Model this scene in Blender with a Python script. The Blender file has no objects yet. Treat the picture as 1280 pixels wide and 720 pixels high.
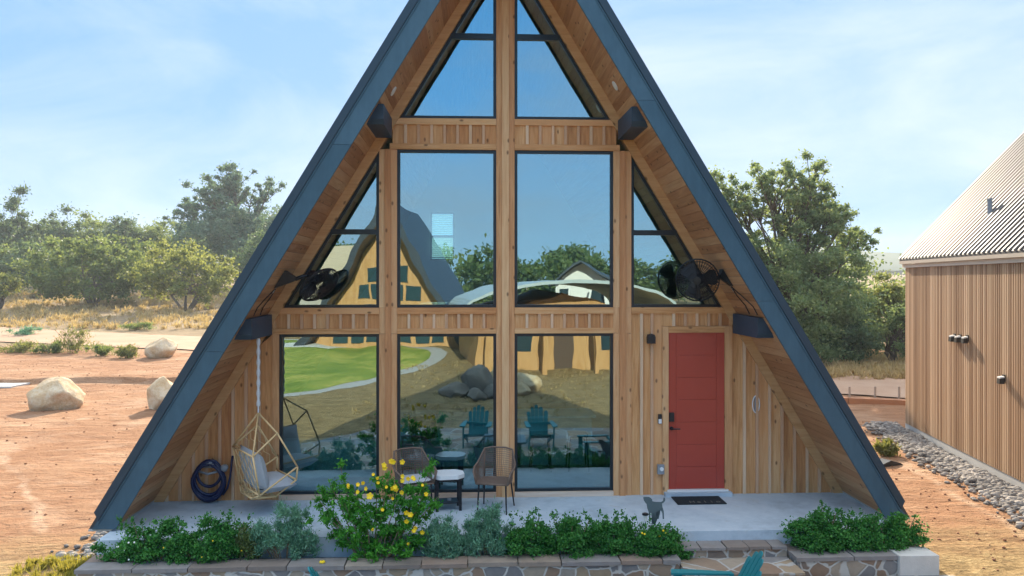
import bpy, bmesh, math, random
import numpy as np
from mathutils import Vector, Matrix, noise
R = math.radians
rnd = random.Random(7)
C = bpy.context.scene.collection
scene = bpy.context.scene

# ------------------------------------------------------------------ camera numbers (photo 1280 x 720)
FPX, TH = 960.0, R(2.7)
CX, CY, CZ = -0.466, -12.0, 3.384
HOR = 351.0
GROUND = -0.45

def at_depth(px, Z):
    """ground-plan point at camera depth Z seen in column px"""
    xc = (px-640)/FPX*Z
    return CX+xc*math.cos(TH)+Z*math.sin(TH), CY+Z*math.cos(TH)-xc*math.sin(TH)

def z_at(py, Z): return CZ-(py-HOR)/FPX*Z

def on_y(px, py, y):
    a = (px-640)/FPX
    Z = (y-CY)/(math.cos(TH)-a*math.sin(TH))
    return (CX+a*Z*math.cos(TH)+Z*math.sin(TH), y, z_at(py, Z))

# ------------------------------------------------------------------ mesh helpers
class MB:
    def __init__(s): s.v=[]; s.f=[]; s.m=[]
    def add(s, vs, fs, m=0):
        b=len(s.v); s.v += [tuple(v) for v in vs]
        for f in fs: s.f.append([b+i for i in f]); s.m.append(m)
        return s
    def box(s,x0,x1,y0,y1,z0,z1,m=0):
        vs=[(x,y,z) for z in (z0,z1) for y in (y0,y1) for x in (x0,x1)]
        return s.add(vs,[(0,2,3,1),(4,5,7,6),(0,1,5,4),(2,6,7,3),(0,4,6,2),(1,3,7,5)],m)
    def obox(s,c,ax,ay,az,m=0):
        c=Vector(c);ax=Vector(ax);ay=Vector(ay);az=Vector(az)
        vs=[c+ax*i+ay*j+az*k for k in(-1,1) for j in(-1,1) for i in(-1,1)]
        return s.add(vs,[(0,2,3,1),(4,5,7,6),(0,1,5,4),(2,6,7,3),(0,4,6,2),(1,3,7,5)],m)
    def bar(s,p,q,w,h,m=0,up=(0,0,1)):
        p=Vector(p);q=Vector(q);d=(q-p); u=Vector(up)
        sd=d.cross(u)
        if sd.length<1e-6: sd=d.cross(Vector((1,0,0)))
        sd.normalize(); u=sd.cross(d).normalized()
        return s.obox((p+q)/2,d/2,sd*w/2,u*h/2,m)
    def prism(s,poly,axis,c0,c1,m=0):
        n=len(poly)
        def P(a,b,c): return {'y':(a,c,b),'z':(a,b,c),'x':(c,a,b)}[axis]
        vs=[P(a,b,c0) for a,b in poly]+[P(a,b,c1) for a,b in poly]
        fs=[tuple(range(n)),tuple(range(2*n-1,n-1,-1))]+[(i,(i+1)%n,n+(i+1)%n,n+i) for i in range(n)]
        return s.add(vs,fs,m)
    def tube(s,pts,r,n=6,closed=False,m=0,cap=True):
        pts=[Vector(p) for p in pts]; k=len(pts)
        rs=r if isinstance(r,(list,tuple)) else [r]*k
        vs=[];prev=None
        for i,p in enumerate(pts):
            if closed: t=pts[(i+1)%k]-pts[i-1]
            else: t=pts[min(i+1,k-1)]-pts[max(i-1,0)]
            if t.length<1e-9: t=Vector((0,0,1))
            t.normalize()
            if prev is None:
                a=t.cross(Vector((0,0,1)))
                if a.length<1e-3: a=t.cross(Vector((1,0,0)))
            else:
                a=prev-t*prev.dot(t)
                if a.length<1e-6: a=t.cross(Vector((1,0,0)))
            a.normalize(); prev=a; b=t.cross(a)
            for j in range(n):
                an=2*math.pi*j/n; vs.append(p+(a*math.cos(an)+b*math.sin(an))*rs[i])
        fs=[]
        for i in range(k if closed else k-1):
            for j in range(n):
                i2=(i+1)%k; fs.append((i*n+j,i*n+(j+1)%n,i2*n+(j+1)%n,i2*n+j))
        if cap and not closed:
            fs.append(tuple(range(n-1,-1,-1))); fs.append(tuple((k-1)*n+j for j in range(n)))
        return s.add(vs,fs,m)
    def lathe(s,prof,n=20,o=(0,0,0),ax=(0,0,1),m=0):
        ax=Vector(ax).normalized(); a=ax.orthogonal().normalized(); b=ax.cross(a); o=Vector(o); vs=[];fs=[]
        for r,h in prof:
            for j in range(n):
                an=2*math.pi*j/n; vs.append(o+ax*h+(a*math.cos(an)+b*math.sin(an))*r)
        for i in range(len(prof)-1):
            for j in range(n): fs.append((i*n+j,i*n+(j+1)%n,(i+1)*n+(j+1)%n,(i+1)*n+j))
        fs.append(tuple(range(n-1,-1,-1))); fs.append(tuple((len(prof)-1)*n+j for j in range(n)))
        return s.add(vs,fs,m)
    def build(s,name,mats,parent=None,smooth=False,loc=None,recalc=True):
        me=bpy.data.meshes.new(name); me.from_pydata(s.v,[],s.f)
        mats=mats if isinstance(mats,(list,tuple)) else [mats]
        for m in mats: me.materials.append(m)
        if len(mats)>1: me.polygons.foreach_set('material_index',s.m)
        if recalc:
            bm=bmesh.new(); bm.from_mesh(me); bmesh.ops.recalc_face_normals(bm,faces=bm.faces); bm.to_mesh(me); bm.free()
        if smooth: me.polygons.foreach_set('use_smooth',[True]*len(me.polygons))
        me.update()
        o=bpy.data.objects.new(name,me); C.objects.link(o)
        if parent is not None: o.parent=parent
        if loc is not None: o.location=loc
        return o

def tag(o,label,cat,group=None,kind=None):
    if label: o['label']=label
    if cat: o['category']=cat
    if group: o['group']=group
    if kind: o['kind']=kind
    return o
def thing(name,label,cat,loc=(0,0,0),rz=0,group=None,scale=1):
    o=bpy.data.objects.new(name,None); C.objects.link(o); o.empty_display_size=.2
    o.location=loc; o.rotation_euler=(0,0,rz); o.scale=(scale,)*3 if not isinstance(scale,tuple) else scale
    return tag(o,label,cat,group)
def copy_tree(root,loc,rz=0,label=None,scale=None):
    def rec(o,par):
        c=o.copy(); C.objects.link(c)
        if par is not None: c.parent=par
        for ch in [x for x in bpy.data.objects if x.parent==o]: rec(ch,c)
        return c
    r=rec(root,None); r.location=loc; r.rotation_euler=(0,0,rz)
    if scale: r.scale=scale if isinstance(scale,tuple) else (scale,)*3
    if label: r['label']=label
    return r
def structure(o): o['kind']='structure'; return o

# ------------------------------------------------------------------ material helpers
def mat(name):
    m=bpy.data.materials.new(name); m.use_nodes=True
    nt=m.node_tree; nt.nodes.clear()
    return m,nt,nt.nodes,nt.links
def N(nt,t,**kw):
    n=nt.nodes.new(t)
    for k,v in kw.items():
        if k.startswith('i_'): n.inputs[k[2:].replace('_',' ')].default_value=v
        else: setattr(n,k,v)
    return n
def ramp(nt,stops,interp='LINEAR'):
    n=nt.nodes.new('ShaderNodeValToRGB'); e=n.color_ramp.elements; n.color_ramp.interpolation=interp
    while len(e)<len(stops): e.new(.5)
    for el,(p,c) in zip(e,stops):
        el.position=p; el.color=(*c,1) if len(c)==3 else c
    return n
def mix(nt,fac,a,b,mode='MIX'):
    n=nt.nodes.new('ShaderNodeMix'); n.data_type='RGBA'; n.blend_type=mode
    for i,v in ((0,fac),(6,a),(7,b)):
        if hasattr(v,'is_output'): nt.links.new(v,n.inputs[i])
        else: n.inputs[i].default_value=(*v,1) if isinstance(v,tuple) and len(v)==3 else v
    return n.outputs[2]
def math_n(nt,op,a,b=0.0,clamp=False):
    n=nt.nodes.new('ShaderNodeMath'); n.operation=op; n.use_clamp=clamp
    for i,v in ((0,a),(1,b)):
        if hasattr(v,'is_output'): nt.links.new(v,n.inputs[i])
        else: n.inputs[i].default_value=v
    return n.outputs[0]
def coords(nt,scale=(1,1,1),rot=(0,0,0)):
    tc=N(nt,'ShaderNodeTexCoord'); mp=N(nt,'ShaderNodeMapping')
    mp.inputs['Scale'].default_value=scale; mp.inputs['Rotation'].default_value=rot
    nt.links.new(tc.outputs['Object'],mp.inputs['Vector']); return mp.outputs['Vector']
def noise_n(nt,vec,scale,detail=4,rough=.6,dist=0):
    n=N(nt,'ShaderNodeTexNoise'); n.inputs['Scale'].default_value=scale; n.inputs['Detail'].default_value=detail
    n.inputs['Roughness'].default_value=rough; n.inputs['Distortion'].default_value=dist
    nt.links.new(vec,n.inputs['Vector']); return n.outputs['Fac']
def finish(m,nt,col,rough=.6,bump=None,bstr=.3,bdist=.02,metal=0,spec=.4,trans=None):
    b=N(nt,'ShaderNodeBsdfPrincipled'); o=N(nt,'ShaderNodeOutputMaterial')
    def s(k,v):
        if hasattr(v,'is_output'): nt.links.new(v,b.inputs[k])
        else: b.inputs[k].default_value=(*v,1) if isinstance(v,tuple) and len(v)==3 else v
    s('Base Color',col); s('Roughness',rough); s('Metallic',metal); s('Specular IOR Level',spec)
    if bump is not None:
        bn=N(nt,'ShaderNodeBump'); bn.inputs['Strength'].default_value=bstr; bn.inputs['Distance'].default_value=bdist
        nt.links.new(bump,bn.inputs['Height']); nt.links.new(bn.outputs['Normal'],b.inputs['Normal'])
    if trans is not None:
        t=N(nt,'ShaderNodeBsdfTranslucent'); tc,tf=trans
        if hasattr(tc,'is_output'): nt.links.new(tc,t.inputs['Color'])
        else: t.inputs['Color'].default_value=(*tc,1)
        ms=N(nt,'ShaderNodeMixShader'); ms.inputs[0].default_value=tf
        nt.links.new(b.outputs[0],ms.inputs[1]); nt.links.new(t.outputs[0],ms.inputs[2]); nt.links.new(ms.outputs[0],o.inputs[0])
    else: nt.links.new(b.outputs[0],o.inputs[0])
    return m
def island(nt): return N(nt,'ShaderNodeNewGeometry').outputs['Random Per Island']

def plain(name,col,rough=.5,metal=0,var=.12,nscale=6,bstr=.08,spec=.4):
    m,nt,nd,lk=mat(name); v=coords(nt); f=noise_n(nt,v,nscale,5)
    f2=noise_n(nt,v,nscale*9,3)
    c=mix(nt,f,tuple(x*(1-var) for x in col),tuple(min(1,x*(1+var)) for x in col))
    r=math_n(nt,'ADD',math_n(nt,'MULTIPLY',f2,.2),rough-.1)
    return finish(m,nt,c,r,f2,bstr,.01,metal,spec)

def wood(name,lo,mid,hi,axis='z',rot=(0,0,0),knots=True,rough=.62):
    m,nt,nd,lk=mat(name)
    k=.07; sc={'x':(k,1,1),'y':(1,k,1),'z':(1,1,k)}[axis]
    v=coords(nt,sc,rot); isl=island(nt)
    # shift the grain of each board
    add=N(nt,'ShaderNodeVectorMath'); add.operation='ADD'
    cb=N(nt,'ShaderNodeCombineXYZ'); sh=math_n(nt,'MULTIPLY',isl,37.0)
    for i in range(3): lk.new(sh,cb.inputs[i])
    lk.new(v,add.inputs[0]); lk.new(cb.outputs[0],add.inputs[1])
    g=noise_n(nt,add.outputs[0],22,6,.65,.6); g2=noise_n(nt,add.outputs[0],4.5,3,.5,.3)
    g=math_n(nt,'ADD',math_n(nt,'MULTIPLY',g,1.7),-.35)
    t=math_n(nt,'ADD',math_n(nt,'MULTIPLY',g,.55),math_n(nt,'MULTIPLY',isl,.45))
    t=math_n(nt,'ADD',math_n(nt,'MULTIPLY',t,.7),math_n(nt,'MULTIPLY',g2,.3))
    cr=ramp(nt,[(.30,lo),(.5,mid),(.70,hi)]); lk.new(t,cr.inputs[0]); col=cr.outputs[0]
    # paler / redder boards
    isl2=math_n(nt,'FRACT',math_n(nt,'MULTIPLY',isl,17.3))
    col=mix(nt,math_n(nt,'MULTIPLY',isl2,.5),col,(mid[0]*1.05,mid[1]*.9,mid[2]*.85))
    if knots:
        vk=N(nt,'ShaderNodeSeparateXYZ'); lk.new(coords(nt,(1,1,1),rot),vk.inputs[0]); vc=N(nt,'ShaderNodeCombineXYZ')
        ia,ib={'x':(2,0),'y':(2,1),'z':(0,2)}[axis]
        lk.new(math_n(nt,'ADD',vk.outputs[ia],math_n(nt,'MULTIPLY',isl,3.7)),vc.inputs[0]); lk.new(math_n(nt,'MULTIPLY',vk.outputs[ib],.55),vc.inputs[1])
        vo=N(nt,'ShaderNodeTexVoronoi'); vo.voronoi_dimensions='2D'; vo.inputs['Scale'].default_value=6.0; vo.inputs['Randomness'].default_value=1
        lk.new(vc.outputs[0],vo.inputs['Vector'])
        kk=ramp(nt,[(.05,(1,1,1)),(.14,(0,0,0))]); lk.new(vo.outputs['Distance'],kk.inputs[0])
        sep=N(nt,'ShaderNodeSeparateColor'); lk.new(vo.outputs['Color'],sep.inputs[0])
        on=math_n(nt,'GREATER_THAN',sep.outputs[0],.76)
        col=mix(nt,math_n(nt,'MULTIPLY',math_n(nt,'MULTIPLY',kk.outputs[0],on),.75),col,tuple(c*.28 for c in lo))
    return finish(m,nt,col,rough,g,.22,.006,0,.3)

CED=((.30,.12,.042),(.56,.285,.115),(.70,.43,.215))
W_V=wood('cedar_vertical',*CED,axis='z')
W_H=wood('cedar_horizontal',*CED,axis='x')
W_P=wood('cedar_post',(.34,.15,.06),(.57,.30,.135),(.70,.45,.24),axis='z')
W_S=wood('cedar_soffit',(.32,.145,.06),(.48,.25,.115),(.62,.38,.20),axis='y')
W_L=wood('cedar_batten',(.44,.26,.15),(.60,.40,.25),(.70,.51,.34),axis='z',knots=False)
W_RL=wood('cedar_rake',(.40,.20,.08),(.54,.30,.13),(.62,.38,.19),axis='x',rot=(0,R(58.8),0))
W_RR=wood('cedar_rake_mirrored',(.40,.20,.08),(.54,.30,.13),(.62,.38,.19),axis='x',rot=(0,R(-58.8),0))
def painted(name,c):
    m,nt,nd,lk=mat(name); isl=island(nt); a=noise_n(nt,coords(nt,(1,1,1)),1.4,6,.7,.5); b=noise_n(nt,coords(nt,(3,3,.5)),4,5,.7)
    t=math_n(nt,'ADD',math_n(nt,'MULTIPLY',a,.45),math_n(nt,'ADD',math_n(nt,'MULTIPLY',b,.35),math_n(nt,'MULTIPLY',isl,.2)))
    cr=ramp(nt,[(.3,tuple(x*.72 for x in c)),(.5,c),(.7,tuple(x*1.25+.012 for x in c))]); lk.new(t,cr.inputs[0])
    return finish(m,nt,cr.outputs[0],math_n(nt,'ADD',math_n(nt,'MULTIPLY',b,.3),.35),b,.08,.01)
FASC=painted('slate_blue_paint',(.036,.088,.128))
FASC_D=plain('dark_roof_edge',(.022,.045,.068),.45,0,.1,4,.03)
BEAMC=plain('beam_paint',(.032,.06,.095),.5,0,.12,5,.05)
ROOFM=plain('roof_metal',(.06,.07,.085),.4,.4,.1,2,.03)
BLACKF=plain('window_black',(.012,.02,.026),.35,0,.1,8,.02)
REDP=plain('red_door_paint',(.38,.055,.036),.34,0,.06,5,.02)
def concrete():
    m,nt,nd,lk=mat('porch_concrete'); v=coords(nt); a=noise_n(nt,v,.9,6,.65,.6); b=noise_n(nt,v,5,6,.75); f=noise_n(nt,v,60,3)
    t=math_n(nt,'ADD',math_n(nt,'MULTIPLY',a,.6),math_n(nt,'MULTIPLY',b,.4))
    cr=ramp(nt,[(.34,(.27,.33,.385)),(.5,(.40,.48,.55)),(.66,(.50,.57,.62))]); lk.new(t,cr.inputs[0])
    st=ramp(nt,[(.60,(0,0,0)),(.72,(1,1,1))]); lk.new(noise_n(nt,v,1.7,5,.7,1.0),st.inputs[0])
    col=mix(nt,math_n(nt,'MULTIPLY',st.outputs[0],.35),cr.outputs[0],(.34,.30,.25))
    r=math_n(nt,'ADD',math_n(nt,'MULTIPLY',a,.3),.5)
    return finish(m,nt,col,r,math_n(nt,'ADD',b,math_n(nt,'MULTIPLY',f,.5)),.15,.01)
CONC=concrete()
CONCW=plain('concrete_footing',(.46,.45,.43),.85,0,.14,4,.25)
WHITE=plain('white_metal',(.72,.72,.71),.4,0,.05,6,.02)
BLK=plain('black_plastic',(.012,.014,.018),.4,0,.2,14,.03)
GREY=plain('grey_plastic',(.24,.26,.28),.5,0,.1,10,.03)
STEEL=plain('dark_steel',(.09,.13,.145),.45,.1,.2,9,.05)
TEAL=plain('teal_plastic',(.012,.17,.19),.42,0,.1,7,.03)
NAVY=plain('navy_hose_rubber',(.010,.016,.06),.4,0,.2,12,.05)
GOLD=plain('rattan_gold',(.66,.45,.22),.5,0,.2,30,.1)
CUSH=plain('cushion_fabric',(.42,.44,.47),.9,0,.12,12,.3)
WICK=plain('wicker_brown',(.17,.115,.085),.6,0,.25,40,.2)
MATB=plain('mat_black',(.010,.016,.020),.95,0,.25,60,.5)
MATT=plain('mat_lettering',(.16,.15,.13),.95,0,.3,60,.5)
SOIL=plain('planter_soil',(.07,.045,.03),.95,0,.3,12,.6)
BARK=plain('bark',(.10,.075,.055),.9,0,.35,9,.8)
BARKG=plain('bark_grey',(.16,.135,.11),.9,0,.35,9,.8)
STEM=plain('woody_stem',(.22,.16,.10),.85,0,.3,20,.4)
YEL=plain('yellow_petal',(.85,.58,.01),.6,0,.1,30,.1)
WHF=plain('white_petal',(.8,.8,.75),.6,0,.1,30,.1)
ROPE=plain('white_rope_sleeve',(.66,.68,.70),.9,0,.15,60,.6)
SOFA=plain('sofa_fabric',(.34,.36,.36),.9,0,.1,9,.2)
PILL=plain('pillow_dark',(.03,.032,.03),.9,0,.3,12,.2)
INTW=plain('interior_paint',(.55,.54,.50),.8,0,.05,2,.05)
INTF=plain('interior_floor',(.16,.13,.10),.5,0,.2,3,.05)
BLIND=plain('blind_slat',(.75,.75,.72),.6,0,.05,9,.02)
BRONZE=plain('lamp_dark_bronze',(.03,.028,.026),.4,.4,.2,20,.05)
LENS=plain('lamp_lens',(.75,.74,.70),.3,0,.05,20,.02)

def foliage(name,dark,mid,light,tf=.35,nscale=.9,rough=.6):
    m,nt,nd,lk=mat(name); v=coords(nt); isl=island(nt)
    n1=noise_n(nt,v,nscale,4,.6)
    t=math_n(nt,'ADD',math_n(nt,'MULTIPLY',isl,.55),math_n(nt,'MULTIPLY',n1,.45))
    cr=ramp(nt,[(.25,dark),(.5,mid),(.78,light)]); lk.new(t,cr.inputs[0])
    tr=mix(nt,.6,cr.outputs[0],(light[0]*1.5,light[1]*1.4,light[2]*.7))
    return finish(m,nt,cr.outputs[0],rough,None,0,0,0,.3,(tr,tf))
F_OAK=foliage('oak_leaves',(.06,.12,.06),(.13,.21,.10),(.26,.32,.15),.5,.5)
F_JUN=foliage('juniper_leaves',(.055,.105,.042),(.12,.185,.066),(.22,.27,.095),.45,.6)
F_LIT=foliage('mesquite_leaves',(.085,.125,.04),(.165,.205,.064),(.27,.29,.095),.5,.6)
F_EVG=foliage('evergreen_leaves',(.045,.09,.05),(.08,.14,.07),(.14,.20,.095),.4,.5)
F_BLU=foliage('blue_green_leaves',(.05,.11,.08),(.09,.165,.115),(.15,.225,.15),.4,.5)
F_LOW=foliage('lantana_leaves',(.016,.11,.024),(.04,.19,.036),(.095,.29,.055),.3,6)
F_SAGE=foliage('sage_leaves',(.07,.19,.125),(.13,.30,.20),(.22,.42,.28),.3,5)
F_ESP=foliage('esperanza_leaves',(.022,.13,.016),(.05,.25,.026),(.13,.40,.045),.35,5)
F_GRS=foliage('dry_grass_blades',(.28,.19,.09),(.42,.30,.15),(.55,.42,.22),.35,.4)
F_GRN=foliage('green_grass_blades',(.16,.17,.03),(.28,.26,.05),(.42,.36,.08),.4,1.5)
F_WEED=foliage('weed_leaves',(.09,.11,.04),(.16,.18,.06),(.26,.27,.09),.4,1.2)

def stone(name,cols,scale=3.2,mortar=(.42,.40,.37),mw=.05,stretch=(1,1,1),bstr=.6):
    m,nt,nd,lk=mat(name); v=coords(nt,stretch)
    nz=noise_n(nt,v,3,3); ad=N(nt,'ShaderNodeVectorMath'); ad.operation='ADD'
    ms=N(nt,'ShaderNodeVectorMath'); ms.operation='SCALE'; ms.inputs['Scale'].default_value=.12
    cb=N(nt,'ShaderNodeCombineXYZ')
    for i in range(3): lk.new(nz,cb.inputs[i])
    lk.new(cb.outputs[0],ms.inputs[0]); lk.new(v,ad.inputs[0]); lk.new(ms.outputs[0],ad.inputs[1])
    v1=N(nt,'ShaderNodeTexVoronoi'); v1.inputs['Scale'].default_value=scale
    v2=N(nt,'ShaderNodeTexVoronoi'); v2.feature='DISTANCE_TO_EDGE'; v2.inputs['Scale'].default_value=scale
    for q in (v1,v2): lk.new(ad.outputs[0],q.inputs['Vector'])
    sp=N(nt,'ShaderNodeSeparateColor'); lk.new(v1.outputs['Color'],sp.inputs[0])
    cr=ramp(nt,[(i/len(cols),c) for i,c in enumerate(cols)],'CONSTANT'); lk.new(sp.outputs[0],cr.inputs[0])
    g=noise_n(nt,v,14,6,.7); col=mix(nt,math_n(nt,'MULTIPLY',g,.7),cr.outputs[0],(.10,.075,.055),'MIX')
    g2=noise_n(nt,v,5,3,.6); col=mix(nt,math_n(nt,'MULTIPLY',g2,.35),col,(.45,.38,.30))
    ed=ramp(nt,[(mw*.6,(0,0,0)),(mw,(1,1,1))]); lk.new(v2.outputs['Distance'],ed.inputs[0])
    col=mix(nt,ed.outputs[0],mortar,col)
    h=math_n(nt,'ADD',math_n(nt,'MULTIPLY',ed.outputs[0],.6),math_n(nt,'MULTIPLY',g,.4))
    return finish(m,nt,col,.8,h,bstr,.02,0,.3)
SCOL=[(.30,.20,.13),(.14,.16,.19),(.38,.27,.16),(.26,.15,.09),(.34,.31,.27),(.17,.12,.10),(.40,.33,.25),(.20,.21,.23)]
ST_WALL=stone('flagstone_wall',SCOL,4.6,(.46,.44,.40),.06)
ST_PAV=stone('flagstone_paving',SCOL,2.0,(.40,.38,.35),.035,(1,1,.02))
def slab_mat(name,cols):
    m,nt,nd,lk=mat(name); v=coords(nt); isl=island(nt)
    cr=ramp(nt,[(i/len(cols),c) for i,c in enumerate(cols)],'CONSTANT'); lk.new(isl,cr.inputs[0])
    g=noise_n(nt,v,7,6,.7); col=mix(nt,g,cr.outputs[0],(.12,.09,.07)); g2=noise_n(nt,v,3,3)
    col=mix(nt,math_n(nt,'MULTIPLY',g2,.4),col,(.40,.36,.32))
    return finish(m,nt,col,.75,g,.5,.02,0,.3)
ST_CAP=slab_mat('cap_slabs',[(.34,.25,.18),(.22,.22,.23),(.30,.19,.13),(.25,.25,.26),(.36,.30,.24),(.18,.14,.12)])
LIME=plain('limestone',(.55,.53,.49),.85,0,.18,7,.4)
def rock_mat(name,lo,mid,hi,s=1.6):
    m,nt,nd,lk=mat(name); v=coords(nt); a=noise_n(nt,v,s,6,.65); b=noise_n(nt,v,s*8,5,.7); isl=island(nt)
    t=math_n(nt,'ADD',math_n(nt,'MULTIPLY',a,.55),math_n(nt,'ADD',math_n(nt,'MULTIPLY',b,.2),math_n(nt,'MULTIPLY',isl,.25)))
    cr=ramp(nt,[(.30,lo),(.5,mid),(.70,hi)]); lk.new(t,cr.inputs[0])
    h=math_n(nt,'ADD',a,math_n(nt,'MULTIPLY',b,.35))
    return finish(m,nt,cr.outputs[0],.9,h,.9,.06,0,.2)
ROCK=rock_mat('limestone_boulder',(.47,.29,.13),(.62,.50,.34),(.72,.65,.54))
ROCKG=rock_mat('grey_boulder',(.16,.13,.11),(.30,.25,.20),(.46,.40,.33))
PEBB=rock_mat('river_pebble',(.11,.10,.095),(.25,.225,.20),(.46,.41,.36),1.2)

# ------------------------------------------------------------------ glass: coated, reflects and lets part of the room show
def glass(name,refl=.40):
    m,nt,nd,lk=mat(name); v=coords(nt)
    nz=noise_n(nt,v,.75,2,.5); bn=N(nt,'ShaderNodeBump'); bn.inputs['Strength'].default_value=.028; bn.inputs['Distance'].default_value=.17
    lk.new(nz,bn.inputs['Height'])
    g=N(nt,'ShaderNodeBsdfGlossy'); g.inputs['Roughness'].default_value=0.0; g.inputs['Color'].default_value=(.66,.90,.97,1)
    lk.new(bn.outputs[0],g.inputs['Normal'])
    t=N(nt,'ShaderNodeBsdfTransparent'); t.inputs['Color'].default_value=(.26,.66,.72,1)
    ms=N(nt,'ShaderNodeMixShader'); ms.inputs[0].default_value=refl
    o=N(nt,'ShaderNodeOutputMaterial')
    lk.new(t.outputs[0],ms.inputs[1]); lk.new(g.outputs[0],ms.inputs[2]); lk.new(ms.outputs[0],o.inputs[0])
    return m
GLASS=glass('coated_glass')
def glass_back(name):
    m,nt,nd,lk=mat(name); t=N(nt,'ShaderNodeBsdfTransparent'); t.inputs['Color'].default_value=(.93,.97,.97,1)
    o=N(nt,'ShaderNodeOutputMaterial'); lk.new(t.outputs[0],o.inputs[0]); return m
GLASSB=glass_back('glass_inner_face')

# ================================================================== GROUND
def gz(x,y):
    z=GROUND
    if y>24: z+=.042*(min(y,95)-24)+.015*max(0,y-95)
    # low cut terrace on the left building plot
    e=17.3+.35*noise.noise(Vector((x*.25,3.1,0)))+.1*noise.noise(Vector((x*1.3,7.1,0)))
    w=min(1,max(0,(-8.5-x)/1.5))
    if w>0: z+=w*.20*min(1,max(0,(y-e)/.22))*min(1,max(0,(32-y)/8))
    if -34<x<24 and 3<y<40 or (x<-5.9 and y>-6):
        k=min(1,max(0,abs(x)-5.9))
        z+=k*(.05*noise.noise(Vector((x*.35,y*.35,2)))+.03*noise.noise(Vector((x*1.2,y*1.4,5)))+.024*noise.noise(Vector((x*2.9,y*3.3,9)))*(.4+max(0,noise.noise(Vector((x*.3,y*.3,12))))*1.6))
    return z
def lines(*segs):
    out=set()
    for a,b,st in segs:
        n=max(1,int(round((b-a)/st)))
        for i in range(n+1): out.add(round(a+(b-a)*i/n,4))
    return sorted(out)
gxs=lines((-600,-100,50),(-100,-34,6),(-34,-24,.5),(-24,-5,.16),(-5,6,2.2),(6,8,.2),(8,11.6,.2),(11.6,24,.5),(24,100,6),(100,600,50))
gys=lines((-600,-100,50),(-100,-10,5),(-10,-6,1),(-6,-3,.4),(-3,16.4,.2),(16.4,18.4,.1),(18.4,34,.5),(34,100,4),(100,600,25))
def ground_mat():
    m,nt,nd,lk=mat('ground_dirt'); v=coords(nt)
    a=noise_n(nt,v,.35,5,.6); b=noise_n(nt,v,2.6,6,.7); st=noise_n(nt,coords(nt,(.6,2.2,1)),1.9,5,.65,.5); f=noise_n(nt,v,16,5,.7)
    t=math_n(nt,'ADD',math_n(nt,'MULTIPLY',a,.4),math_n(nt,'ADD',math_n(nt,'MULTIPLY',b,.3),math_n(nt,'MULTIPLY',st,.3)))
    cr=ramp(nt,[(.3,(.25,.105,.048)),(.5,(.42,.215,.11)),(.68,(.55,.33,.19))]); lk.new(t,cr.inputs[0])
    col=mix(nt,math_n(nt,'MULTIPLY',f,.35),cr.outputs[0],(.30,.17,.10))
    a2=ramp(nt,[(.52,(0,0,0)),(.66,(1,1,1))]); lk.new(noise_n(nt,coords(nt,(.5,1.6,1)),1.3,6,.7,.8),a2.inputs[0])
    col=mix(nt,math_n(nt,'MULTIPLY',a2.outputs[0],.55),col,(.20,.095,.05))
    a3=ramp(nt,[(.50,(0,0,0)),(.68,(1,1,1))]); lk.new(noise_n(nt,coords(nt,(.7,1.2,1),(0,0,R(25))),.45,6,.62,1.2),a3.inputs[0])
    col=mix(nt,math_n(nt,'MULTIPLY',a3.outputs[0],.6),col,(.60,.39,.25))
    # old wheel lines: narrow pale ruts with broken edges
    sx_=N(nt,'ShaderNodeSeparateXYZ'); lk.new(v,sx_.inputs[0]); wob=math_n(nt,'MULTIPLY',math_n(nt,'SUBTRACT',noise_n(nt,v,.5,3),.5),1.1)
    for (xa,ya,xb,yb) in ((-15.2,9.2,-9.6,1.6),(-13.9,9.6,-8.4,1.9),(-19,4.6,-7,12.5),(7.6,-2.5,9.2,8)):
        L_=math.hypot(xb-xa,yb-ya); na,nb=(yb-ya)/L_,-(xb-xa)/L_
        d_=math_n(nt,'ABSOLUTE',math_n(nt,'ADD',math_n(nt,'ADD',math_n(nt,'MULTIPLY',math_n(nt,'SUBTRACT',sx_.outputs[0],xa),na),math_n(nt,'MULTIPLY',math_n(nt,'SUBTRACT',sx_.outputs[1],ya),nb)),wob))
        rr_=ramp(nt,[(.04,(1,1,1)),(.15,(0,0,0))]); lk.new(d_,rr_.inputs[0])
        br_=ramp(nt,[(.47,(0,0,0)),(.56,(1,1,1))]); lk.new(noise_n(nt,v,.8,4,.6),br_.inputs[0])
        col=mix(nt,math_n(nt,'MULTIPLY',math_n(nt,'MULTIPLY',rr_.outputs[0],br_.outputs[0]),.6),col,(.62,.42,.28))
    # dry grass land beyond the plot
    sp=N(nt,'ShaderNodeSeparateXYZ'); lk.new(v,sp.inputs[0])
    yy=math_n(nt,'ADD',sp.outputs[1],math_n(nt,'MULTIPLY',b,6.0))
    far=N(nt,'ShaderNodeMapRange'); far.inputs['From Min'].default_value=31; far.inputs['From Max'].default_value=35; lk.new(yy,far.inputs['Value'])
    g2=ramp(nt,[(.3,(.17,.13,.075)),(.5,(.33,.235,.135)),(.7,(.42,.31,.19))]); lk.new(t,g2.inputs[0])
    col=mix(nt,far.outputs[0],col,g2.outputs[0])
    # thin dry grass near the front left and behind the viewer
    xx=math_n(nt,'MULTIPLY',sp.outputs[1],-1.0)
    nr=N(nt,'ShaderNodeMapRange'); nr.inputs['From Min'].default_value=.6; nr.inputs['From Max'].default_value=2.6
    lk.new(math_n(nt,'ADD',xx,math_n(nt,'MULTIPLY',b,1.6)),nr.inputs['Value'])
    gr=ramp(nt,[(.36,(.15,.11,.045)),(.5,(.36,.25,.11)),(.62,(.52,.38,.18))]); lk.new(math_n(nt,'ADD',math_n(nt,'MULTIPLY',f,.5),math_n(nt,'MULTIPLY',b,.5)),gr.inputs[0])
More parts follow.
